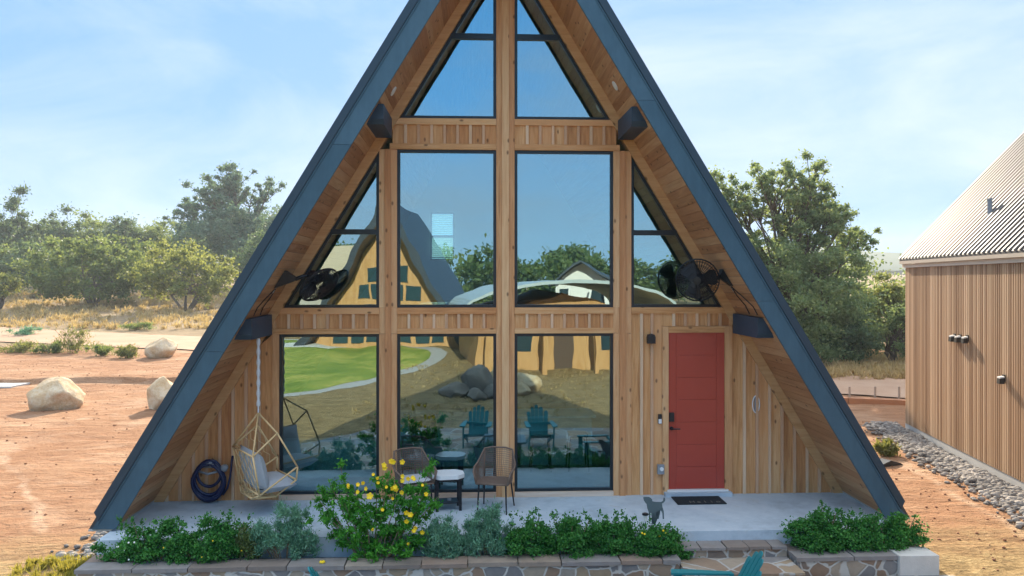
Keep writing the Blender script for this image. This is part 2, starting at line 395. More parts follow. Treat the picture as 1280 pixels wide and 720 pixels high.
    col=mix(nt,math_n(nt,'MULTIPLY',nr.outputs[0],.85),col,gr.outputs[0])
    h=math_n(nt,'ADD',math_n(nt,'MULTIPLY',st,1.0),math_n(nt,'ADD',math_n(nt,'MULTIPLY',b,.8),math_n(nt,'MULTIPLY',f,.35)))
    return finish(m,nt,col,.95,h,1.0,.22,0,.15)
mb=MB(); nx=len(gxs)
for y in gys:
    for x in gxs: mb.v.append((x,y,gz(x,y)))
for j in range(len(gys)-1):
    for i in range(nx-1):
        a=j*nx+i; mb.f.append([a,a+1,a+nx+1,a+nx]); mb.m.append(0)
g=mb.build('ground',ground_mat(),smooth=True,recalc=False); structure(g)
g['label']='reddish bare dirt plot running out to dry grass land'

def strip(name,pts,w,off,m,seg=60,label=None,lift=None):
    """sheet draped on the ground along a polyline"""
    mb=MB(); P=[]
    tot=len(pts)-1
    for i in range(seg+1):
        t=i/seg*tot; k=min(int(t),tot-1); u=t-k
        P.append(Vector(pts[k]).lerp(Vector(pts[k+1]),u))
    for i,p in enumerate(P):
        d=(P[min(i+1,seg)]-P[max(i-1,0)]); d.normalize(); n=Vector((-d.y,d.x))
        for k in range(9):
            q=p+n*(k/8-.5)*w; mb.v.append((q.x,q.y,gz(q.x,q.y)+off))
    for i in range(seg):
        for k in range(8):
            a=i*9+k; mb.f.append([a,a+1,a+10,a+9]); mb.m.append(0)
    o=mb.build(name,m,recalc=False,smooth=True); structure(o)
    if label:o['label']=label
    return o
def road_mat():
    m,nt,nd,lk=mat('road_gravel'); v=coords(nt); a=noise_n(nt,v,.5,4); f=noise_n(nt,v,20,4,.7)
    cr=ramp(nt,[(.3,(.36,.215,.135)),(.7,(.48,.32,.215))]); lk.new(math_n(nt,'ADD',math_n(nt,'MULTIPLY',a,.7),math_n(nt,'MULTIPLY',f,.3)),cr.inputs[0])
    return finish(m,nt,cr.outputs[0],.95,f,.4,.02,0,.15)
ROAD=road_mat()
def pt(px,Z): return Vector(at_depth(px,Z))
# road far left and its continuation on the right
strip('road',[pt(-420,58),pt(-120,51),pt(0,47.2),pt(140,44.4),pt(255,42.4),pt(420,40),pt(640,36),pt(900,31),pt(1100,27.6),pt(1300,25),pt(1800,23)],5.6,.05,ROAD,90,'pale gravel road crossing behind the cabin')
# ================================================================== A-FRAME CABIN
SL=1.652; AO,AS,AW=9.48,8.92,8.64      # outer edge, soffit and window-line apex heights
D_BACK=9.2
def xl(A,z): return (A-z)/SL
cabin=thing('a_frame_cabin','cedar A-frame cabin with slate blue roof edges, tall reflecting windows and red door','cabin',(0,0,0))
def clip_cols(mb,x0,x1,z0,ztop_fn,y0,y1,m=0):
    za,zb=ztop_fn(x0),ztop_fn(x1)
    if max(za,zb)<=z0+.01: return
    if za<=z0: x0=x1+(x0-x1)*(zb-z0)/(zb-za); za=z0+.001
    if zb<=z0: x1=x0+(x1-x0)*(za-z0)/(za-zb); zb=z0+.001
    mb.prism([(x0,z0),(x1,z0),(x1,zb),(x0,za)],'y',y0,y1,m)
def siding(x0,x1,z0,ztop,name,step=.195,phase=0):
    """board and batten: boards, then battens standing proud"""
    b=MB(); t=MB(); x=x0; k=0; L=[]
    n=max(1,round((x1-x0)/step)); w=(x1-x0)/n
    for i in range(n):
        a=x0+i*w; c=a+w
        clip_cols(b,a+.001,c-.001,z0,ztop,.03,.12)
        if i>0: clip_cols(b,a-.021+rnd.uniform(-.004,.004),a+.021,z0,ztop,.004,.0295,1)
    return b.build(name,[W_V,W_L],cabin)
slope=lambda A: (lambda x:A-SL*abs(x))
# wall siding
siding(-5.40,-3.60,0,lambda x:min(2.56,slope(AS-.26)(x)),'wall_siding')
siding(1.985,2.477,0,lambda x:2.868,'wall_siding')
siding(2.477,3.592,2.668,lambda x:2.868,'wall_siding',.19)
siding(3.595,5.42,0,lambda x:slope(AS-.26)(x),'wall_siding')
siding(-3.55,-1.965,2.642,lambda x:2.868,'wall_siding',.2)
siding(-1.70,-.145,2.642,lambda x:2.868,'wall_siding',.2)
siding(.14,1.71,2.642,lambda x:2.868,'wall_siding',.2)
siding(-1.76,-.145,5.522,lambda x:5.818,'wall_siding',.2)
siding(.14,1.75,5.522,lambda x:5.818,'wall_siding',.2)
# posts: boards either side of a proud centre board
for (a,b_,zt) in ((-1.965,-1.69,5.43),(-.145,.14,8.62),(1.70,1.985,5.43)):
    p=MB(); w=b_-a
    if zt<6:
        zz=[0,2.56,2.97,zt]
        for z0,z1 in ((0,2.56),(2.97,zt)):
            p.box(a,a+w*.36,.012,.125,z0,z1-.002); p.box(b_-w*.36,b_,.014,.125,z0,z1-.002)
        p.box(a+w*.36-.006,b_-w*.36+.006,-.012,.124,0,zt-.002)
        p.box(a,a+w*.36-.006,.014,.124,2.562,2.968); p.box(b_-w*.36+.006,b_,.013,.124,2.562,2.968)
    else:
        p.box(a,a+w*.33,.012,.125,0,zt-.1); p.box(b_-w*.33,b_,.014,.125,0,zt-.1)
        p.box(a+w*.33-.006,b_-w*.33+.006,-.012,.124,0,zt)
    p.build('post',W_P,cabin)
# horizontal trim bands
def trims(zs,spans):
    t=MB()
    for z0,z1 in zs:
        for x0,x1 in spans: t.box(x0,x1,-.002,.122,z0,z1)
    return t.build('trim_band',W_H,cabin)
trims([(2.56,2.642),(2.868,2.965)],[(-3.60,-1.967),(-1.688,-.147),(.142,1.698)])
trims([(2.868,2.965)],[(1.988,3.594)])
trims([(5.43,5.522),(5.818,5.915)],[(-1.80,-.147),(.142,1.80)])
e=MB(); e.box(-3.60,-3.50,.006,.12,0,2.558); e.box(-3.598,-3.552,.003,.12,2.644,2.866); e.build('corner_trim',W_P,cabin)
e=MB(); e.box(3.55,3.594,.003,.12,2.67,2.866); e.build('corner_trim',W_P,cabin)
s_=MB()
for a,b_ in ((-3.498,-1.967),(-1.688,-.147),(.142,1.698)): s_.box(a,b_,-.02,.12,.001,.075)
s_.build('sill_board',wood('pale_sill',(.42,.30,.22),(.56,.42,.32),(.66,.54,.44),'x'),cabin)
# rake trims along the soffit
for sg,m in ((-1,W_RL),(1,W_RR)):
    t=MB()
    t.prism([(sg*xl(AS-.002,0),0),(sg*xl(AS-.27,0),0),(sg*0,AS-.27),(0,AS-.002)],'y',-.016,.13)
    t.build('rake_trim',m,cabin)
# windows: black frame ring, glass pane as a sub-part
def inset(poly,d):
    n=len(poly); out=[]
    ar=sum(poly[i][0]*poly[(i+1)%n][1]-poly[(i+1)%n][0]*poly[i][1] for i in range(n))
    sgn=1 if ar>0 else -1
    for i in range(n):
        p0=Vector(poly[i-1]);p1=Vector(poly[i]);p2=Vector(poly[(i+1)%n])
        d1=(p1-p0).normalized();d2=(p2-p1).normalized()
        n1=Vector((-d1.y,d1.x))*sgn;n2=Vector((-d2.y,d2.x))*sgn
        k=(n1+n2); k=k/(1+n1.dot(n2)); out.append(tuple(p1+k*d))
    return out
def window(poly,d=.045,bars=(),y0=.03,y1=.10,parent=None):
    inn=inset(poly,d); n=len(poly); f=MB()
    for i in range(n):
        j=(i+1)%n
        f.prism([poly[i],poly[j],inn[j],inn[i]],'y',y0,y1)
    for (x0,x1,z0,z1) in bars: f.box(x0,x1,y0-.004,y1+.004,z0,z1)
    fr=f.build('window',BLACKF,parent or cabin)
    g=MB(); pl=inset(poly,d*.7); yg=.06
    if sum(pl[i][0]*pl[(i+1)%n][1]-pl[(i+1)%n][0]*pl[i][1] for i in range(n))<0: pl=pl[::-1]
    fs=[(x,yg,z) for x,z in pl]; bk=[(x,yg+.012,z) for x,z in pl]
    g.add(fs,[tuple(range(n))],0); g.add(bk,[tuple(range(n-1,-1,-1))],1)
    g.build('pane',[GLASS,GLASSB],fr,recalc=False)
    return fr
def rect(a,b,c,d): return [(a,c),(b,c),(b,d),(a,d)]
for x0,x1 in ((-3.50,-1.967),(-1.688,-.147),(.142,1.698)): window(rect(x0,x1,.077,2.558))
for x0,x1 in ((-1.688,-.147),(.142,1.698)): window(rect(x0,x1,2.967,5.428))
for sg in (-1,1):
    xi=1.985 if sg>0 else 1.967
    P=[(sg*xi,2.967),(sg*xl(AW,2.967),2.967),(sg*xi,AW-SL*xi)]
    xb=xl(AW,4.15); window(P,.045,[(min(sg*xi,sg*xb),max(sg*xi,sg*xb),4.105,4.185)])
    xi=.142 if sg>0 else .147
    P=[(sg*xi,5.917),(sg*xl(AW,5.917),5.917),(sg*xi,AW-SL*xi)]
    xb=xl(AW,7.21); window(P,.045,[(min(sg*xi,sg*xb),max(sg*xi,sg*xb),7.165,7.255)])
# door
dr=MB(); dr.box(2.577,3.474,.03,.08,.088,2.562)
dr.box(2.577,2.70,.022,.03,.088,2.562); dr.box(3.35,3.474,.022,.03,.088,2.562)
zz=[.088+(2.562-.088)*i/7 for i in range(8)]
for a,b_ in zip(zz,zz[1:]): dr.box(2.704,3.346,.0215,.0302,a+.004,b_-.004)
door=dr.build('door',REDP,cabin)
h=MB(); h.lathe([(.03,0),(.03,.02)],14,(2.625,.022,1.05),(0,-1,0)); h.tube([(2.625,0,1.05),(2.625,-.04,1.05)],.012); h.tube([(2.62,-.04,1.05),(2.75,-.045,1.048)],.011); h.build('door_handle',BLK,door)
k=MB(); k.box(2.59,2.665,-.012,.022,1.16,1.30); k.box(2.603,2.652,-.016,-.011,1.2,1.29); k.build('door_lock',BLK,door)
t=MB(); t.box(2.477,2.575,-.006,.118,.002,2.664); t.box(3.476,3.594,-.006,.118,.002,2.664); t.build('door_trim',W_P,cabin)
t=MB(); t.box(2.577,3.474,-.004,.118,2.564,2.664); t.build('door_trim',W_H,cabin)
t=MB(); t.box(2.55,3.52,-.05,.10,.06,.086); t.build('threshold',WHITE,cabin)
t=MB(); t.box(2.50,3.56,-.12,-.008,.001,.058); t.build('door_step',CONC,cabin)
# soffit and ceiling boards: planks running front to back
def slope_pt(sg,A,z): return sg*xl(A,z)
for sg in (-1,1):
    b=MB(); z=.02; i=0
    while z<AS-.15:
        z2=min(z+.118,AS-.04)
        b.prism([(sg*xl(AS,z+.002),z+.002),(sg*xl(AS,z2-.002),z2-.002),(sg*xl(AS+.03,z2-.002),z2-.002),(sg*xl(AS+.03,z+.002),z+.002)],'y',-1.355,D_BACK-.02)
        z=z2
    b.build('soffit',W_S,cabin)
    r=MB(); r.prism([(sg*xl(AS+.034,.02),.02),(sg*xl(AO-.05,.02),.02),(0,AO-.05),(0,AS+.034)],'y',-1.36,D_BACK)
    y=-1.1
    nrm=Vector((sg*SL,0,1)).normalized()
    while y<D_BACK:
        a=Vector((sg*xl(AO-.05,.05),y,.05)); c=Vector((sg*.02,y,AO-.07)); r.bar(a+nrm*.012,c+nrm*.012,.03,.03,0,nrm); y+=.42
    r.build('roof',ROOFM,cabin)
    f=MB()
    zc=[.03,2.42,5.25,AS-.09] if sg<0 else [.03,3.1,5.9,AS-.09]
    for za,zb in zip(zc,zc[1:]):
        za+=.002; top=zb>=AS-.1; zb_=zb-.002
        P=[(sg*xl(AS-.09,za),za),(sg*xl(AO-.14,za),za)]
        P+= [(0,AO-.14),(0,AS-.09)] if top else [(sg*xl(AO-.14,zb_),zb_),(sg*xl(AS-.09,zb_),zb_)]
        f.prism(P,'y',-1.40,-1.358)
    fb=f.build('fascia_board',FASC,cabin)
    f=MB()
    f.prism([(sg*xl(AO-.17,.16),.16),(sg*xl(AO+.03,.27),.27),(0,AO+.03),(0,AO-.17)],'y',-1.425,-1.37)
    f.build('roof_edge_flashing',FASC_D,fb)
    f=MB(); f.prism([(sg*xl(AO-.22,.10),.10),(sg*xl(AO-.185,.10),.10),(0,AO-.185),(0,AO-.22)],'y',-1.412,-1.40)
    f.build('roof_edge_bead',FASC,fb)
    f=MB(); f.prism([(sg*xl(AS-.02,.0),.0),(sg*xl(AO-.06,.0),.0),(sg*xl(AO-.06,.028),.028),(sg*xl(AS-.02,.028),.028)],'y',-1.37,D_BACK-.03); f.build('sill_plate',CONCW,cabin)
    # projecting beams at both levels
    for (z0,z1,xi) in ((2.555,2.866,3.60),(5.60,5.90,1.765)):
        b=MB(); xo=xi+.28
        zt=min(z1,AS-SL*xi)
        b.prism([(-1.10,z0+.07),(-1.05,z0),(-.018,z0),(-.018,z1),(-1.10,z1-.02)],'x',sg*xi,sg*xo)
        b.build('beam',BEAMC,cabin)
# back gable with one window, floor
b=MB()
wx0,wx1,wz0,wz1=-1.70,-1.05,3.95,5.25
b.prism([(-xl(AS,0.0),0),(xl(AS,0.0),0),(xl(AS,wz0),wz0),(-xl(AS,wz0),wz0)],'y',D_BACK-.15,D_BACK-.03)
b.prism([(-xl(AS,wz1),wz1),(xl(AS,wz1),wz1),(0,AS)],'y',D_BACK-.15,D_BACK-.03)
b.prism([(-xl(AS,wz0),wz0),(wx0,wz0),(wx0,wz1),(-xl(AS,wz1),wz1)],'y',D_BACK-.15,D_BACK-.03)
b.prism([(wx1,wz0),(xl(AS,wz0),wz0),(xl(AS,wz1),wz1),(wx1,wz1)],'y',D_BACK-.15,D_BACK-.03)
b.build('rear_wall',INTW,cabin)
fw=MB()
for q in ((wx0,wx1,wz0,wz0+.04),(wx0,wx1,wz1-.04,wz1),(wx0,wx0+.04,wz0,wz1),(wx1-.04,wx1,wz0,wz1),(wx0,wx1,4.57,4.62)): fw.box(q[0]+.001,q[1]-.001,D_BACK-.14,D_BACK-.06,q[2]+.001,q[3]-.001)
fw=fw.build('window',BLACKF,cabin)
bl=MB(); z=wz0+.07
while z<wz1-.06:
    bl.obox(((wx0+wx1)/2,D_BACK-.2,z),(.29,0,0),(0,.022,-.010),(0,0,.002)); z+=.05
bl.build('window_blind',BLIND,fw)
fl=MB(); fl.box(-5.36,5.36,.13,D_BACK-.16,.012,.03); fl.build('interior_floor',INTF,cabin)
wl=MB(); wl.box(2.05,2.15,.14,5.5,.03,2.55); wl.build('partition',INTW,cabin)
lf=MB(); lf.box(-3.4,3.4,4.6,D_BACK-.17,2.62,2.85); lf.build('loft_floor',INTF,cabin)

# porch slab
p=MB(); p.box(-5.40,5.42,-1.75,D_BACK+.1,-.62,-.0); o=structure(p.build('porch_slab',CONC)); o['label']='pale blue grey concrete porch slab under the cabin'

# ------------------------------------------------------------------ things on / by the house
def sofa():
    t=thing('sofa','pale grey sofa indoors behind the left window','sofa',(-2.85,1.15,.03))
    b=MB(); b.box(-.75,.75,-.4,.4,.12,.40); b.build('seat',SOFA,t)
    b=MB(); b.box(-.75,.75,-.42,-.22,.402,.74); b.build('backrest',SOFA,t)
    for s in(-1,1):
        b=MB(); b.box(min(s*.752,s*.93),max(s*.752,s*.93),-.42,.42,.12,.58); b.build('arm',SOFA,t)
        for q in(-.35,.35):
            b=MB(); b.box(s*.8-.03,s*.8+.03,q-.03,q+.03,0,.119); b.build('leg',BLK,t)
sofa()
def sofa2():
    t=thing('sofa','wide dark teal daybed indoors behind the middle window','sofa',(-.95,1.9,.03))
    b=MB(); b.box(-.95,.95,-.4,.4,.1,.42); b.build('seat',SOFA,t)
    b=MB(); b.box(-.95,.95,.25,.45,.425,.95); b.build('backrest',SOFA,t)
    for s in(-1,1):
        b=MB(); b.box(s*.85-.03,s*.85+.03,-.35,.35,0,.099); b.build('leg',BLK,t)
sofa2()
def cushion_mesh(mb,c,ax,ay,az,n=8,p=.45):
    c=Vector(c);ax=Vector(ax);ay=Vector(ay);az=Vector(az)
    base=len(mb.v)
    for sgn in (1,-1):
        b0=len(mb.v)
        for i in range(n+1):
            for j in range(n+1):
                u=i/n*2-1; w=j/n*2-1
                h=max(0,(1-u**4)*(1-w**4))**p
                mb.v.append(tuple(c+ax*u+ay*w+az*h*sgn))
        for i in range(n):
            for j in range(n):
                a=b0+i*(n+1)+j; mb.f.append([a,a+1,a+n+2,a+n+1] if sgn<0 else [a,a+n+1,a+n+2,a+1]); mb.m.append(0)
t=thing('kitchen_island','pale kitchen island indoors behind the right window','kitchen island',(1.0,2.3,.03))
b=MB(); b.box(-.65,.65,-.35,.35,0,.86); b.build('cabinet',INTW,t)
b=MB(); b.box(-.72,.72,-.42,.42,.861,.90); b.build('counter_top',WHITE,t)
for k,lab in ((-.32,'dark bar stool indoors, left of the two at the kitchen island'),(.34,'dark bar stool indoors, right of the two at the kitchen island')):
    t=thing('bar_stool',lab,'stool',(1.0+k,1.6,.03),0,'bar stools at the kitchen island')
    b=MB(); b.box(-.17,.17,-.17,.17,.60,.65); b.build('seat',BLK,t)
    for sx in(-1,1):
        for sy in(-1,1):
            b=MB(); b.tube([(sx*.14,sy*.14,.60),(sx*.18,sy*.18,0)],.014,6); b.build('leg',BLK,t)
q=MB(); cushion_mesh(q,(-1.42,2.0,.72),(.24,0,.04),(-.03,-.06,.23),(.0,-.08,.02)); tag(q.build('pillow',PILL,smooth=True),'dark square pillow on the daybed behind the middle window','pillow')

# wall lamp
t=thing('wall_lamp','small black wall lamp on cedar boards beside the red door','lamp',(2.285,.002,2.475))
b=MB(); b.prism([(-.062,-.075),(.062,-.075),(.062,.03),(.045,.066),(.0,.078),(-.045,.066),(-.062,.03)],'y',-.10,-.012); b.build('lamp_shade',BLK,t)
b=MB(); b.box(-.05,.05,-.012,-.001,-.06,.06); b.build('wall_plate',BLK,t)
t=thing('doorbell','slim doorbell with white button beside the red door','doorbell',(2.435,.002,1.205))
b=MB(); b.box(-.028,.028,-.022,0,-.075,.075); b.build('body',BLK,t)
b=MB(); b.box(-.024,.024,-.026,-.0225,-.07,.0); b.build('button',WHITE,t)
t=thing('outlet_box','grey outdoor outlet box low on the cedar wall by the door','outlet',(2.445,.002,.415))
b=MB(); b.box(-.052,.052,-.05,0,-.075,.075); b.build('body',GREY,t)
b=MB(); b.lathe([(.03,0),(.03,.02)],14,(0.008,-.05,.01),(0,-1,0)); b.build('cover',WHITE,t)
t=thing('thermometer','narrow oval white thermometer on siding right of the red door','thermometer',(3.985,.026,1.42))
b=MB(); pts=[(.055*math.cos(a)*1.0,-.012,.135*math.sin(a)) for a in [2*math.pi*i/24 for i in range(24)]]; b.tube(pts,.009,6,True); b.build('rim',WHITE,t)
b=MB(); b.box(-.022,.022,-.014,0,-.11,.11); b.build('scale',GREY,t)
# doormat
t=thing('doormat','black doormat with faded pale lettering in front of the red door','doormat',(2.955,-.34,0))
b=MB(); b.box(-.375,.375,-.20,.20,.002,.016); b.build('mat_pad',MATB,t)
for k,ch in enumerate('Hello'):
    cu=bpy.data.curves.new('letter','FONT'); cu.body=ch; cu.size=.13; cu.align_x='CENTER'; cu.align_y='BOTTOM_BASELINE'; cu.extrude=.0015
    fo=bpy.data.objects.new('letter',cu); C.objects.link(fo); bpy.context.view_layer.update()
    me_=bpy.data.meshes.new_from_object(fo); bpy.data.objects.remove(fo); me_.materials.clear(); me_.materials.append(MATT)
    fo=bpy.data.objects.new('letter',me_); C.objects.link(fo); fo.parent=t; fo.location=(-.13+k*.10,-.15,.018)
# hose
t=thing('garden_hose','coiled navy garden hose hanging on a grey holder on the left wall','hose',(-4.52,0,0))
b=MB(); H=[]
for L,(w,zt,zb,yo) in enumerate(((.235,.58,-.0,-.09),(.20,.61,.10,-.12),(.245,.56,.03,-.15),(.185,.62,.22,-.10),(.22,.60,.06,-.13))):
    for i in range(24):
        a=2*math.pi*i/24+math.pi/2; x=w*math.cos(a)*(1 if math.sin(a)<.3 else .92); z=(zt+zb)/2+.02+(zt-zb)/2*math.sin(a)
        H.append((x+.012*math.sin(L*2+a),yo-.012*math.sin(a*2+L),z+.01))
b.tube(H,.024,7); b.tube([(.20,-.1,.12),(.27,-.1,.22),(.31,-.08,.40),(.325,-.06,.62),(.33,-.03,.70)],.017,6); b.build('coil',NAVY,t,smooth=True)
b=MB(); b.tube([(.17*math.cos(a),-.09-.05*abs(math.sin(a)),.49+.13*math.sin(a)) for a in [math.pi*i/12 for i in range(13)]],.02,6); b.tube([(-.17,-.1,.49),(0,-.16,.455),(.17,-.1,.49)],.018,6); b.tube([(-.15,-.05,.54),(.15,-.05,.54)],.02,6); b.lathe([(.05,0),(.06,.06),(.03,.09)],12,(.225,-.06,.53),(0,-1,0)); b.build('hose_holder',GREY,t,smooth=True)

# hanging chair -----------------------------------------------------------------------
def hanging_chair():
    x,y=-3.57,-.62
    t=thing('hanging_chair','gold rattan hanging chair with grey cushion at left of porch','hanging chair',(x,y,0))
    ph=R(35); fx=Vector((math.cos(ph),math.sin(ph),0)); sx=Vector((math.sin(ph),-math.cos(ph),0))
    def L(f,s,z): return fx*f+sx*s+Vector((0,0,z))
    A=L(-.07,0,1.46)
    pts={}
    for k,(f,s,z) in dict(C=(-.30,.43,.93),D=(-.20,.42,.37),F=(.06,.40,1.21),G=(.36,.40,.69),H=(.35,.38,.50),I=(.10,.24,.27),J=(-.24,.24,.29)).items():
        pts[k]=L(f,s,z); pts[k+'m']=L(f,-s,z)
    fr=MB()
    def bar(*ks):
        P=[A if k=='A' else pts[k] for k in ks]
        for p,q in zip(P,P[1:]): fr.tube([p,q],.0135,6)
    for m_ in ('','m'):
        bar('A','C'+m_,'D'+m_,'J'+m_,'I'+m_,'H'+m_,'G'+m_,'F'+m_,'A'); bar('C'+m_,'F'+m_); bar('D'+m_,'G'+m_)
    bar('C','Cm'); bar('D','Dm'); bar('J','Jm'); bar('I','Im'); bar('H','Hm')
    fr.build('frame',GOLD,t,smooth=True)
    # net of wavy hexagon strands on back and sides
    w=MB()
    def net(a,b,c,d,n,m):
        # a,b top edge; d,c bottom edge
        for i in range(n+1):
            P=[]
            for j in range(m+1):
                u=(i+(.28 if (j//1)%2==0 else -.28)*(1 if i%2==0 else -1))/n; u=min(1,max(0,u)); v=j/m
                P.append(a.lerp(b,u).lerp(d.lerp(c,u),v))
            w.tube(P,.006,4)
    net(pts['C'],pts['Cm'],pts['Dm'],pts['D'],7,6); net(pts['D'],pts['Dm'],pts['Jm'],pts['J'],7,2)
    net(pts['Cm'],pts['Fm'],pts['Gm'],pts['Dm'],6,6); net(pts['J'],pts['Jm'],pts['Im'],pts['I'],7,3)
    net(A,A,pts['F'],pts['C'],4,2) if False else None
    w.build('netting',GOLD,t)
    q=MB(); top=(pts['C']+pts['Cm'])/2+fx*.10+Vector((0,0,.02)); bot=(pts['D']+pts['Dm'])/2+fx*.13-Vector((0,0,.0))
    cushion_mesh(q,(top+bot)/2,sx*.41,(top-bot)/2,fx*.10)
    q.build('back_cushion',CUSH,t,smooth=True)
    q=MB(); cushion_mesh(q,L(.10,0,.43),fx*.27,sx*.36,Vector((0,0,.10))); q.build('seat_cushion',CUSH,t,smooth=True)
    b=MB(); zt=2.556
    P=[A+Vector((0,0,0)),A+Vector((0,0,.1))]; b.tube(P,.012,6)
    n=40; P=[];rr=[]
    for i in range(n+1):
        P.append(A+Vector((0,0,.1+(zt-1.56)*i/n))); rr.append(.023+.006*math.sin(i*2.1)*(1 if i%2 else -1))
    b.tube(P,rr,8); b.build('hanging_rope',ROPE,t)
hanging_chair()

# wall fans -----------------------------------------------------------------------------
def fan(label,mount,center,axis,group):
    mount=Vector(mount);center=Vector(center);axis=Vector(axis).normalized()
    t=thing('wall_fan',label,'fan',center,0,group)
    b=MB(); a=axis.orthogonal().normalized(); c=axis.cross(a); Rr=.315
    def dome(dep,sg,name):
        w=MB()
        for i in range(44):
            an=2*math.pi*i/44; d=a*math.cos(an)+c*math.sin(an)
            P=[d*(.06)+axis*sg*dep,d*(Rr*.55)+axis*sg*dep*.93,d*(Rr*.85)+axis*sg*dep*.62,d*Rr+axis*sg*.012]
            w.tube(P,.0042,3)
        for rr,k in ((.06,1),(Rr*.4,.97),(Rr*.7,.80),(Rr*.88,.55)):
            w.tube([ (a*math.cos(q)+c*math.sin(q))*rr+axis*sg*dep*k for q in [2*math.pi*i/24 for i in range(24)]],.0042,3,True)
        w.tube([(a*math.cos(q)+c*math.sin(q))*Rr+axis*sg*.012 for q in [2*math.pi*i/28 for i in range(28)]],.010,5,True)
        if sg>0: w.lathe([(.001,dep+.006),(.06,dep+.004),(.06,dep-.01)],16,(0,0,0),axis)
        w.build(name,BLK,t)
    dome(.10,1,'front_cage'); dome(.09,-1,'rear_cage')
    for i in range(3):
        w=MB(); an=2*math.pi*i/3+.5; d=a*math.cos(an)+c*math.sin(an); e=axis.cross(d)
        V=[]
        for r_,wd,tw in ((.05,.05,.5),(.13,.10,.45),(.22,.13,.35),(.285,.10,.28)):
            for s in (-1,1): V.append(d*r_+e*wd*s*math.cos(tw)+axis*wd*s*math.sin(tw)*.5)
        n_=len(V); V2=[v+axis*.006 for v in V]
        fs=[(k,k+1,k+3,k+2) for k in (0,2,4)]+[(n_+k,n_+k+2,n_+k+3,n_+k+1) for k in (0,2,4)]
        fs+=[(k,k+2,n_+k+2,n_+k) for k in (0,2,4)]+[(k+1,n_+k+1,n_+k+3,k+3) for k in (0,2,4)]
        w.add(V+V2,fs); w.build('blade',BLK,t)
    m_=MB(); m_.lathe([(.05,-.05),(.085,-.09),(.09,-.17),(.075,-.24),(.03,-.27)],18,(0,0,0),axis); m_.build('motor',BLK,t,smooth=True)
    mv=mount-center; back=-axis*.20
    ar=MB(); ar.tube([back,back.lerp(mv,.5)+Vector((0,0,.02)),mv],[.03,.028,.03],8)
    ar.build('arm',BLK,t,smooth=True)
    sg=1 if mount.x>0 else -1
    up=Vector((-sg,0,SL)).normalized(); nr=Vector((-sg*SL,0,-1)).normalized()  # along slope, away from the soffit into the room
    pl=MB(); foot=mount.copy(); foot.x=sg*xl(AS,mount.z); foot-=center
    P=[foot+up*.15+Vector((0,.09,0)),foot+up*.15-Vector((0,.09,0)),foot-up*.15-Vector((0,.09,0)),foot-up*.15+Vector((0,.09,0))]
    Q=[mv+up*.035+Vector((0,.035,0)),mv+up*.035-Vector((0,.035,0)),mv-up*.035-Vector((0,.035,0)),mv-up*.035+Vector((0,.035,0))]
    P=[p+nr*.004 for p in P]
    pl.add(P+Q,[(0,1,2,3),(7,6,5,4),(0,4,5,1),(1,5,6,2),(2,6,7,3),(3,7,4,0)])
    pl.build('bracket',BLK,t)
    cb=MB(); f0=foot-up*.15+nr*.012
    z1=2.89-center.z; endx=sg*xl(AS,2.89)-center.x
    e0=Vector((endx,-.35,z1))+nr*.012
    for yy,k in ((0,0),(.22,1)):
        P=[f0,f0.lerp(e0,.35)+Vector((0,-.10+yy,0)),f0.lerp(e0,.7)+Vector((0,-.16+yy*1.4,0)),e0+Vector((0,yy*1.5,0))]
        cb.tube(P,.007,5)
    lb=foot-up*.17+nr*.014; cb.build('power_cord',BLK,t)
    s_=MB(); q=foot-up*.19; s_.obox(q+nr*.012,up*.045,Vector((0,.012,0)),nr*.003); s_.build('tag',WHITE,t)
mL=on_y(369,349,-.55); cL=on_y(399,356,-.50)
fan('black wall fan tilted down at the left triangular window',mL,cL,(.60,-.42,-.68),'black wall fans under the soffit')
mR=on_y(900,347,-.55); cR=on_y(872,350,-.62)
fan('black round wall fan facing out at the right triangular window',mR,cR,(-.35,-.93,-.12),'black wall fans under the soffit')
# recessed soffit lights
for px,py,sg,lab in ((501,114,-1,'small recessed light in the left wooden soffit'),(765,107,1,'small recessed light in the right wooden soffit')):
    x,y,z=on_y(px,py,-.7); x=sg*xl(AS,z); nr=Vector((-sg*SL,0,-1)).normalized()
    t=thing('soffit_light',lab,'light',(x,-.7,z),0,'recessed soffit lights')
    b=MB(); b.lathe([(.075,.0),(.075,.012),(.055,.012)],20,(0,0,0),nr); b.build('ring',WHITE,t)
    b=MB(); b.lathe([(.052,.0125),(.05,.015)],20,(0,0,0),nr); b.build('lens',LENS,t)

